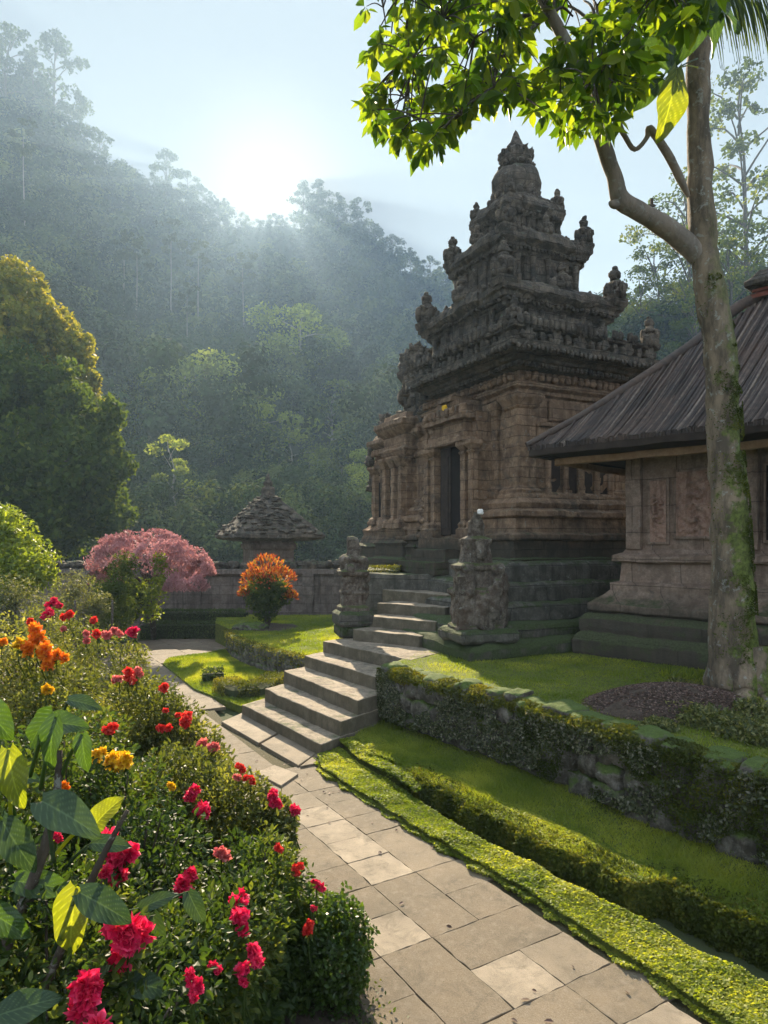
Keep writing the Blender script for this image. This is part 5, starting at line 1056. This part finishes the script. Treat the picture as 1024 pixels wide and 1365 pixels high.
cx_ = [485, 497, 520, 550, 580, 605, 640, 680, 720, 760, 800, 830, 858, 872, 885, 905, 965]; cy_ = [125, 165, 190, 205, 205, 168, 142, 140, 152, 178, 185, 140, 120, 60, 45, 40, 25]
main = [Q(x, y, yy) for x, y, yy in ((818, 232, 5.2), (790, 150, 5.0), (770, 90, 4.9), (735, 20, 4.8), (690, -60, 4.7), (630, -110, 4.6), (560, -130, 4.5), (812, 110, 5.0), (800, 40, 4.9))]
sec = []
for i in range(26):    # secondary limbs spreading inside the crown
    px, py = r.uniform(505, 860), r.uniform(-40, 110); p = Q(px, py, r.uniform(4.2, 5.4)); m = min(main, key=lambda v: np.linalg.norm(v - p)); md = (p + m) / 2 + [0, 0, .06]; tw.tube([m, md, p], [.015, .010, .006], 6, 5); sec += [p, md]
nodes = main + sec
for i in range(640):
    px = r.uniform(488, 965); low = np.interp(px, cx_, cy_); py = low - 6 - (low + 90) * r.random() ** 1.15; Yd = r.uniform(4.0, 5.6)
    if px > 862 and py > 40: continue
    if px < 560 and r.random() < .35 and py < 90: continue
    if fbm(np.array([[px, py, 0]]), .016, 40, 2)[0] < -.42: continue
    if 505 < px < 540 and 95 < py < 145 and r.random() < .5: continue
    p = Q(px, py, Yd); m = min(nodes, key=lambda v: np.linalg.norm(v - p)); tw.tube([m, (p * .5 + m * .5) + [0, 0, .03], p], [.006, .005, .003], 4, 3)
    if np.linalg.norm(m - p) > .5: nodes.append((p + m) / 2)
    n = r.randint(6, 10); a = g.random(n) * 6.283; el = g.uniform(-1.3, .35, n)
    d = np.stack([np.cos(a) * np.cos(el), np.sin(a) * np.cos(el), np.sin(el) - .25], 1); nr = np.stack([-np.cos(a) * np.sin(el), -np.sin(a) * np.sin(el), np.cos(el)], 1) + g.normal(size=(n, 3)) * .5
    cn.leaf6(p + d * .012 + g.normal(size=(n, 3)) * .012, d, nr, g.uniform(.065, .165, n), asp=.48, fold=.35)
part('twigs', tw, M['bark'], mt, smooth=True); part('crown', cn, M['canopy'], mt)
def bigleaf(parent, c, d, nrm, L, Wd, mat, heart=.6, droop=.25, fold=.22, ripple=.04, tint=.5, name='leaf', seed=0, stalk=None):
    d = np.array(d, float); d /= np.linalg.norm(d); nrm = np.array(nrm, float); w = np.cross(d, nrm); w /= np.linalg.norm(w); nn = np.cross(w, d); n, m = 40, 25
    t = np.linspace(0, 1, n)[:, None]; s = np.linspace(-1, 1, m)[None]
    wd = Wd / 2 * np.sin(np.pi * np.clip(t, 0.02, 1) ** heart) ** .75 * (1 - .15 * t); back = -.10 * L * (np.abs(s) ** 1.5) * np.exp(-t * 7)
    x = t * L + back - .5 * L + .10 * L * np.abs(s) * np.sin(np.pi * t) * .6; y = s * wd
    vein = .012 * L * np.abs(np.sin((t * 9 - np.abs(s) * 2.2) * np.pi)) * (1 - np.abs(s) * .3)
    z = -droop * L * (t - .3) ** 2 + fold * np.abs(y) + ripple * L * np.sin(t * 11 + seed) * s ** 2 * np.sign(s) + vein
    P = np.array(c) + x[..., None] * d + y[..., None] * w + z[..., None] * nn
    vm = np.maximum(np.exp(-(s / .045) ** 2) + 0 * t, .8 * np.exp(-(np.abs(np.sin((t * 9 - np.abs(s) * 2.2) * np.pi)) / .22) ** 2)); q = MB(); q.grid(P, tint=vm.ravel())
    if stalk is not None: q.tube([P[0, m // 2], (P[0, m // 2] + np.array(stalk)) / 2 - [0, 0, -.02], stalk], [.004, .005, .006], 6, 4, tint=.2)
    return part(name, q, mat, parent, smooth=True)
def bl2(name, c1, c2, tr, rough, tc, spec=.5):
    k = N(name); n1 = k.noise(9, 5, .6); a = k.n('Attribute', attribute_name='tint').outputs['Fac']; c_ = k.mix(k.ramp(n1, [(.35, 0.), (.65, 1.)]), c1, c2); c_ = k.mix(k.math('MULTIPLY', a, .55), c_, tuple(min(.6, x * 2.2 + .03) for x in c2)); k.set(c_, rough, k.bump(k.math('SUBTRACT', k.noise(60, 4), k.math('MULTIPLY', a, .5)), .35, .004), spec)
    t_ = k.n('BsdfTranslucent'); k.t.links.new(k.mix(1., c_, tc, 'MULTIPLY'), t_.inputs[0]); mx = k.n('MixShader', {0: tr, 1: k.b.outputs[0], 2: t_.outputs[0]}); k.t.links.new(mx.outputs[0], k.out.inputs[0]); return k.m
M['big_green'] = bl2('big_green_leaf', (.025, .055, .012), (.045, .085, .018), .35, .4, (2.2, 2.2, .5)); M['big_yellow'] = bl2('big_yellow_leaf', (.11, .15, .012), (.20, .23, .02), .55, .45, (1.7, 1.6, .5)); M['big_grey'] = bl2('big_grey_leaf', (.022, .05, .022), (.05, .085, .03), .28, .5, (1.4, 1.4, .6), .35)
tl = [(893, 140, 88, 46, (-.15, .2, -1), 'big_yellow'), (876, 78, 80, 52, (.75, .1, -.4), 'big_green'), (860, 128, 66, 26, (-.6, 0, -.55), 'big_green'), (925, 40, 110, 40, (-.5, .2, -.75), 'big_green'), (905, 20, 90, 40, (-.7, 0, -.4), 'big_green'), (948, 20, 100, 34, (.25, .1, -.9), 'big_green'), (890, 45, 80, 36, (.2, 0, -1), 'big_green'), (962, 10, 80, 30, (.7, 0, -.6), 'big_green')]
for i, (px, py, L, w_, d, m_) in enumerate(tl):
    Yl = 4.9; c = Q(px, py, Yl); bigleaf(mt, c, d, (.3, -1, .25), L / FPX * Yl, w_ / FPX * Yl, M[m_], heart=.8, seed=i, name='large_leaf', stalk=Q(930, py - 50, 5.3))
# palm frond
pf = thing('palm_frond', 'drooping feathery palm frond beside the top of the mossy trunk', 'palm', tuple(Q(960, -30, 8)))
q = MB(); r0 = [Q(900, -50, 8.2), Q(960, -28, 8), Q(1030, -5, 7.9), Q(1090, 60, 7.8)]; q.tube(r0, [.02, .018, .014, .008], 6, 8); part('rachis', q, M['leaf_mid'], pf)
q = MB(); rs_ = resamp(np.array(r0), 90)
for i in range(8, 88):
    for sg in (-1, 1):
        p = rs_[i]; L = r.uniform(.75, 1.25) * (1 - .4 * i / 90); o = np.array([.25 + .15 * sg + r.uniform(-.06, .06), sg * .25, -1.0]); o /= np.linalg.norm(o); P = []
        for t in np.linspace(0, 1, 6): c = p + o * L * t + np.array([.10 * (1 - t) * t, 0, .12 * (1 - t) * t]) * L; w_ = .014 * math.sin(math.pi * min(1, t * .9 + .1)); P.append([c - [w_, 0, 0], c + [w_, .01, 0]])
        q.grid(np.array(P), tint=r.random() * .5)
part('leaflets', q, M['leaf_mid'], pf)
# mulch mound and planting at the tree foot
b = MB(); c0 = G(895, 930, .78); P = []
for rr_ in np.linspace(0.01, 1, 14): P.append([(c0[0] + .05 + math.cos(a) * rr_ * .72, c0[1] + .05 + math.sin(a) * rr_ * .55, .69 + .17 * (1 - rr_ ** 2)) for a in np.linspace(0, 2 * math.pi, 40, endpoint=False)])
b.grid(np.array(P)[::-1], closed=True); struct('mulch_mound', b, M['soil'], smooth=True, disp=(.02, 6))
def inm(n, f=1.): a = RNG.random(n) * 6.283; r_ = np.sqrt(RNG.random(n)) * f; return np.stack([c0[0] + .05 + np.cos(a) * r_ * .72, c0[1] + .05 + np.sin(a) * r_ * .55, .70 + .17 * (1 - r_ ** 2)], 1)
q = MB(); q.leaf4(inm(9000), .022, nrm=np.tile([0, 0, 1.], (9000, 1)), asp=.5); struct('mulch', q, dead, kind='stuff', label='dark leafy mulch heaped beside the leaning tree', cat='mulch')
M['ground_cover'] = leafmat('ground_cover_leaves', [(0, (.05, .07, .025)), (.6, (.11, .13, .04)), (1, (.28, .27, .12))], .4, .5)
def lowplants(name, label, spots, n, ls, mat, cat='plants'):
    q = MB()
    for (x, y, z, rx, ry, h) in spots: m = int(n / len(spots)); p = RNG.normal(size=(m, 3)); p /= np.linalg.norm(p, axis=1)[:, None]; p[:, 2] = np.abs(p[:, 2]); p *= (1 - .4 * RNG.random((m, 1))) * (1 + .3 * vnoise(p * 3, 1., 3)[:, None]); q.leaf4(p * [rx, ry, h] + [x, y, z], ls * (.6 + .8 * RNG.random(m)), asp=.5)
    return struct(name, q, mat, kind='stuff', label=label, cat=cat)
sp = [(*G(px, py, .78)[:2], .70, rx, .16, h) for px, py, rx, h in ((905, 940, .16, .12), (935, 950, .18, .14), (960, 955, .2, .13), (990, 965, .2, .14), (1020, 972, .2, .15), (930, 915, .13, .10), (905, 905, .12, .08), (1000, 945, .15, .16), (950, 935, .13, .12), (880, 955, .12, .06), (1050, 975, .25, .15))]
lowplants('ground_cover', 'low pale leafy ground cover round the leaning tree roots', sp, 15000, .028, M['ground_cover'])
q = MB()
for px, py in ((884, 903), (892, 900), (900, 903), (911, 904), (921, 905), (930, 906), (940, 906), (1012, 945), (1018, 950), (918, 908)):
    p = G(px, py, .72); n = 9; d = RNG.normal(size=(n, 3)) * .45; d[:, 2] = 1; q.leaf6(np.tile([p[0], p[1], .72], (n, 1)), d, RNG.normal(size=(n, 3)), RNG.uniform(.06, .13, n), asp=.16)
struct('grass_tufts', q, M['leaf_lime'], kind='stuff', label='lime grass tufts behind the mulch mound', cat='grass')
M['petal_red'] = leafmat('red_petals', [(0, (.45, .006, .05)), (.5, (.76, .02, .11)), (1, (.92, .10, .22))], .35, .5, (1.2, .9, .9)); M['petal_scarlet'] = leafmat('scarlet_petals', [(0, (.55, .02, .02)), (.5, (.75, .05, .04)), (1, (.85, .14, .10))], .4, .5, (1.2, .9, .8))
M['petal_pink'] = leafmat('pink_petals', [(0, (.5, .09, .10)), (.5, (.72, .20, .18)), (1, (.85, .38, .33))], .4, .5, (1.2, 1, 1)); M['petal_orange'] = leafmat('orange_petals', [(0, (.65, .13, .01)), (.5, (.85, .28, .02)), (1, (.9, .48, .03))], .4, .5, (1.2, 1, .8)); M['petal_yellow'] = leafmat('yellow_petals', [(0, (.6, .32, .01)), (.5, (.8, .52, .02)), (1, (.9, .68, .05))], .4, .5, (1.2, 1.1, .6))

# ------------------------------------------------------------------ flowering border on the left
LOBES = []
def bush(name, label, lst, n, ls, mat, asp=.5, seed=1, six=False):
    """lobes given as (px, py, r px, depth); each lobe reaches down to the soil"""
    c0_ = Q(*lst[0][:2], lst[0][3]); t = thing(name, label, 'shrub', (c0_[0], c0_[1], -.04)); g = np.random.default_rng(seed); lobes = []
    for px, py, rp, Yd in lst:
        c = Q(px, py, Yd); r_ = rp / FPX * Yd; lobes.append((c, r_)); LOBES.append((c, r_, t)); z = c[2] - r_ * .8
        while z > .05: lobes.append((np.array([c[0], c[1] + .03, z]), r_ * .9)); z -= r_ * .8
    tot = sum(r_ ** 2 for _, r_ in lobes); q = MB()
    for c, r_ in lobes:
        m = int(n * r_ * r_ / tot); p = g.normal(size=(m, 3)); p /= np.linalg.norm(p, axis=1)[:, None]; s = (1 - .42 * g.random(m) ** 1.5) * (1 + .22 * fbm(p + c, 3.2, seed, 3)); P = c + p * s[:, None] * r_
        k = (P[:, 2] > -.02) & (fbm(P, 5.5 / max(r_ * 3, .5), seed + 5, 3) > -.55)
        P = P[k]; ti = np.clip(.40 + .35 * fbm(P, 4., seed + 7) + .4 * (g.random(len(P)) - .5), 0, 1)
        if six:
            d = p[k] + g.normal(size=P.shape) * .9; q.leaf6(P, d, g.normal(size=P.shape) + [0, 0, 1.2], ls * g.uniform(.6, 1.3, len(P)), asp=asp, fold=.25, tint=ti)
        else: q.leaf4(P, ls * (.6 + .8 * g.random(len(P))), asp=asp, tint=ti, rng=g)
    part('foliage', q, mat, t); q = MB()
    for c, r_ in lobes[::1]:
        for j in range(5): a = g.normal(size=3); a /= np.linalg.norm(a); q.tube([(c0_[0] + g.normal() * .05, c0_[1] + g.normal() * .05, -.04), (c * .5 + np.array([c0_[0], c0_[1], 0]) * .5), c + a * r_ * .85], [.009, .007, .003], 5, 4)
    part('stem', q, M['bark'], t, smooth=True); return t
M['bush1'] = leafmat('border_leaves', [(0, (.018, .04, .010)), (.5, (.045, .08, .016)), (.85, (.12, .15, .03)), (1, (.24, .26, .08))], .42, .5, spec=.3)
M['bush2'] = leafmat('sun_painted_border_leaves', [(0, (.05, .07, .02)), (.5, (.11, .13, .035)), (.85, (.24, .24, .08)), (1, (.42, .40, .22))], .45, .5, spec=.3)  # lighter copy of the border leaves, sunshine mixed into the colour
M['box'] = leafmat('box_leaves', [(0, (.022, .05, .010)), (.5, (.06, .11, .015)), (1, (.14, .20, .03))], .4, .35, spec=.5)
bush('box_bush', 'dense clipped round green bush at the edge of the path', [(432, 1255, 64, 2.9), (405, 1262, 50, 2.95)], 26000, .022, M['box'], asp=.6, seed=1)
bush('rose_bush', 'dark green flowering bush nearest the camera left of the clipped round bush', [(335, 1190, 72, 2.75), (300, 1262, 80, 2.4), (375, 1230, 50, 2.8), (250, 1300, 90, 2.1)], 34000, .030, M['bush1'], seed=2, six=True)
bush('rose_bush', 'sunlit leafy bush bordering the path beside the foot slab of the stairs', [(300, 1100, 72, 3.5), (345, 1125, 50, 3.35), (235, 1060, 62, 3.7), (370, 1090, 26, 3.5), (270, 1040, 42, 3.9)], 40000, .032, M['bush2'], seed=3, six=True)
bush('azalea_bush', 'airy pink and red flowering bush beside the path bend', [(225, 975, 48, 4.8), (255, 1005, 42, 4.6), (180, 960, 60, 4.7), (205, 935, 26, 5.2), (285, 1020, 26, 4.5)], 34000, .032, M['bush2'], seed=4, six=True)
bush('azalea_bush', 'tall pale feathery bush with a row of red blooms on top', [(140, 890, 50, 6.2), (175, 880, 26, 6.4), (90, 865, 48, 6.4), (60, 840, 36, 6.8), (170, 920, 34, 5.9)], 34000, .034, M['bush2'], seed=5, six=False, asp=.35)
bush('azalea_bush', 'bush with orange blooms at the left edge', [(40, 900, 55, 4.4), (0, 880, 60, 4.6), (90, 925, 45, 4.3), (60, 960, 50, 4.0)], 28000, .03, M['bush2'], seed=6, six=True)
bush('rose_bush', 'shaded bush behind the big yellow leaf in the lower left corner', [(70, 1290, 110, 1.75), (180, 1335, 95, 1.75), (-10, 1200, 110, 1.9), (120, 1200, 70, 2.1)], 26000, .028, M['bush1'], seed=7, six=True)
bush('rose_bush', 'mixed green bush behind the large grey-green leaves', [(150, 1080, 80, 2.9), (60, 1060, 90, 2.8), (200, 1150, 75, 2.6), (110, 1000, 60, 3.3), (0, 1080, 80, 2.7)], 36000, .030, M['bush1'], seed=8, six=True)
def flower(px, py, rp, mat, dbl=1):
    o = np.array([0, 0, CAMZ]); d = Q(px, py, 1.) - o; best = None
    for c, r_, t in LOBES:
        oc = o - c; A, B, C = d @ d, 2 * d @ oc, oc @ oc - (r_ * 1.06) ** 2; D = B * B - 4 * A * C
        if D > 0:
            s = (-B - math.sqrt(D)) / (2 * A)
            if best is None or s < best[0]: best = (s, t)
    if best is None: t = min(LOBES, key=lambda l: np.linalg.norm(o + d * l[0][1] - l[0]))
    s, t = best if best else (t[0][1], t[2]); s *= .985; c = o + d * s; R_ = rp / FPX * s; q = MB(); n = 60
    g = np.random.default_rng(int(px * 7 + py)); sub = [np.zeros(3)] + [np.array([g.normal() * .45, g.normal() * .3, g.normal() * .45]) * R_ for _ in range(2 + 2 * dbl)]
    for s_ in sub:
        p = g.normal(size=(n, 3)); p[:, 1] -= .5; p /= np.linalg.norm(p, axis=1)[:, None]; q.leaf6(c + s_ + p * R_ * .12, p, g.normal(size=(n, 3)), R_ * g.uniform(.45, .75, n), asp=.75, fold=.3)
    part('flower', q, M[mat], t)
    q = MB(); b0 = c - [0, 0, .22]; q.tube([b0 + [.02, .05, 0], b0 * .5 + c * .5, c], [.004, .0035, .003], 5, 3); lf = 6; p = g.normal(size=(lf, 3)); q.leaf6(np.tile(c - [0, 0, R_ * .7], (lf, 1)), p, g.normal(size=(lf, 3)) + [0, 0, 1], R_ * 1.1, asp=.4); part('flower_stalk', q, M['bush1'], t)
for px, py, rp, mt_ in [(162, 1135, 23, 'red'), (143, 1160, 12, 'red'), (172, 1252, 29, 'red'), (117, 1330, 28, 'red'), (245, 1176, 15, 'red'), (250, 1189, 10, 'red'), (318, 1203, 15, 'red'), (323, 1221, 15, 'red'), (340, 1272, 14, 'red'), (328, 1290, 13, 'red'), (326, 1310, 8, 'red'), (256, 1308, 12, 'red'), (259, 1330, 10, 'red'), (282, 1286, 9, 'red'),
    (296, 1137, 12, 'pink'), (255, 1060, 12, 'red'), (273, 1082, 14, 'red'), (262, 1080, 8, 'red'), (248, 965, 11, 'scarlet'), (217, 971, 8, 'scarlet'), (219, 917, 9, 'scarlet'), (148, 973, 10, 'scarlet'), (364, 1058, 10, 'red'), (370, 1070, 9, 'red'), (393, 1081, 9, 'red'), (322, 1023, 7, 'scarlet'), (335, 1037, 7, 'scarlet'), (318, 1037, 6, 'pink'), (394, 1156, 9, 'scarlet'), (422, 1178, 9, 'red'), (417, 1209, 5, 'red'), (412, 1238, 10, 'scarlet'), (222, 947, 5, 'scarlet'), (238, 953, 5, 'scarlet'), (75, 1113, 8, 'red'),
    (179, 842, 11, 'red'), (160, 844, 8, 'pink'), (145, 846, 8, 'pink'), (130, 845, 8, 'scarlet'), (116, 846, 7, 'pink'), (126, 826, 7, 'scarlet'), (93, 818, 8, 'scarlet'), (72, 803, 8, 'red'), (60, 822, 9, 'red'), (78, 806, 6, 'red'), (171, 902, 10, 'scarlet'), (160, 905, 7, 'pink'), (182, 898, 7, 'pink'), (85, 837, 5, 'pink'), (270, 992, 12, 'pink'), (283, 996, 10, 'pink'),
    (48, 852, 14, 'orange'), (36, 862, 12, 'orange'), (60, 858, 9, 'orange'), (62, 875, 14, 'orange'), (76, 872, 11, 'orange'), (55, 868, 10, 'orange'), (3, 856, 8, 'orange'), (25, 858, 9, 'yellow'), (40, 830, 6, 'scarlet'), (152, 1010, 14, 'yellow'), (168, 1016, 13, 'yellow'), (130, 1004, 11, 'yellow'), (62, 918, 10, 'yellow'), (85, 1048, 9, 'orange'), (230, 1050, 7, 'yellow'), (370, 1128, 7, 'scarlet')]:
    flower(px, py, rp, 'petal_' + mt_, 1 if rp > 14 else 0)
# plant with very large leaves
bp = thing('large_leaved_plant', 'plant with very large green, grey and yellow leaves at the left edge', 'plant', (-1.15, 1.8, -.04))
q = MB(); root = np.array([-1.15, 1.8, -.04]); q.tube([root, (-1.1, 1.75, .6), Q(60, 1130, 1.75), Q(80, 1000, 1.8)], [.02, .018, .014, .007], 8, 5); q.tube([root, (-1.0, 1.7, .5), Q(110, 1200, 1.7), Q(170, 1080, 1.75)], [.015, .013, .01, .005], 8, 5); part('stem', q, M['bark'], bp, smooth=True)
for i, (px, py, L, w_, ang, yd, m_, tilt) in enumerate([(95, 1232, 105, 62, -95, 1.62, 'big_yellow', 0), (92, 1088, 118, 62, -18, 1.55, 'big_grey', -.2), (143, 1210, 95, 50, -35, 1.6, 'big_grey', .3), (142, 1082, 66, 44, 48, 1.7, 'big_yellow', 0), (18, 1040, 95, 56, -75, 1.6, 'big_yellow', 0), (68, 992, 82, 42, -95, 1.65, 'big_green', 0),
    (112, 1005, 60, 30, -80, 1.7, 'big_green', 0), (50, 975, 80, 46, -130, 1.75, 'big_green', .3), (90, 965, 66, 40, -10, 1.8, 'big_green', .5), (25, 1130, 100, 50, -60, 1.7, 'big_grey', .2), (190, 1262, 50, 34, -80, 1.75, 'big_green', 0), (212, 1200, 60, 26, 20, 1.9, 'big_grey', .3), (262, 1212, 56, 30, -60, 2.05, 'big_grey', 0), (40, 1340, 90, 50, 10, 1.5, 'big_grey', .4), (200, 1315, 70, 40, -20, 1.7, 'big_grey', .3), (210, 1250, 70, 30, -75, 1.9, 'big_grey', 0), (10, 1230, 90, 44, -40, 1.6, 'big_green', .3), (60, 1180, 90, 44, -10, 1.75, 'big_green', .2), (28, 1035, 60, 34, -10, 1.9, 'big_green', .4), (115, 938, 52, 26, -20, 2.2, 'big_grey', .5), (-5, 960, 80, 50, -50, 1.8, 'big_green', .2), (120, 1300, 70, 40, -140, 1.65, 'big_green', .3), (235, 1330, 60, 34, -60, 1.9, 'big_green', .2), (150, 1125, 60, 30, -10, 1.85, 'big_grey', .4)]):
    a = R(ang); bigleaf(bp, Q(px, py, yd), (math.cos(a), tilt - .15, math.sin(a)), (.15 * math.sin(i), -.75, .65), L * .86 / FPX * yd, w_ * .86 / FPX * yd, M[m_], heart=.62, droop=.35, seed=i, stalk=Q(min(px, 90) * .8, py + 60, yd + .12))
# soil under the border
bs = MB(); A_ = densify(LE[:12]); bs.ruled(np.hstack([A_ - [4.5, 0], np.full((len(A_), 1), .02)]), np.hstack([A_ + [.02, 0], np.full((len(A_), 1), .028)]), 20); struct('border_soil', bs, M['soil'], smooth=True, disp=(.006, 5))
q = MB(); A_ = densify(LE[1:9], 20); k = RNG.integers(0, len(A_), 2600); C = np.hstack([A_[k] + RNG.normal(size=(2600, 2)) * .07, np.full((2600, 1), .035)]); q.leaf4(C, .02, asp=.5); struct('weeds', q, M['hedge'], kind='stuff', label='small weeds along the path edge under the border bushes', cat='weeds')

# fallen leaves scattered on the paving and steps
q = MB(); n = 32; P_ = np.array([(LE[i], RE[i]) for i in range(1, 9)], float); k = RNG.integers(0, 7, n); f1, f2 = RNG.random((n, 1)), RNG.random((n, 1)) ** .6
C = (P_[k, 0] * (1 - f1) + P_[k + 1, 0] * f1) * (1 - f2) + (P_[k, 1] * (1 - f1) + P_[k + 1, 1] * f1) * f2; C = np.hstack([C, np.full((n, 1), .022)])
a = RNG.random(n) * 6.283; q.leaf6(C, np.stack([np.cos(a), np.sin(a), a * 0 + .1], 1), np.tile([0, 0, 1.], (n, 1)) + RNG.normal(size=(n, 3)) * .25, RNG.uniform(.02, .045, n), asp=.5); struct('fallen_leaves', q, dead, kind='stuff', label='few brown fallen leaves scattered on the stone path', cat='leaf litter')
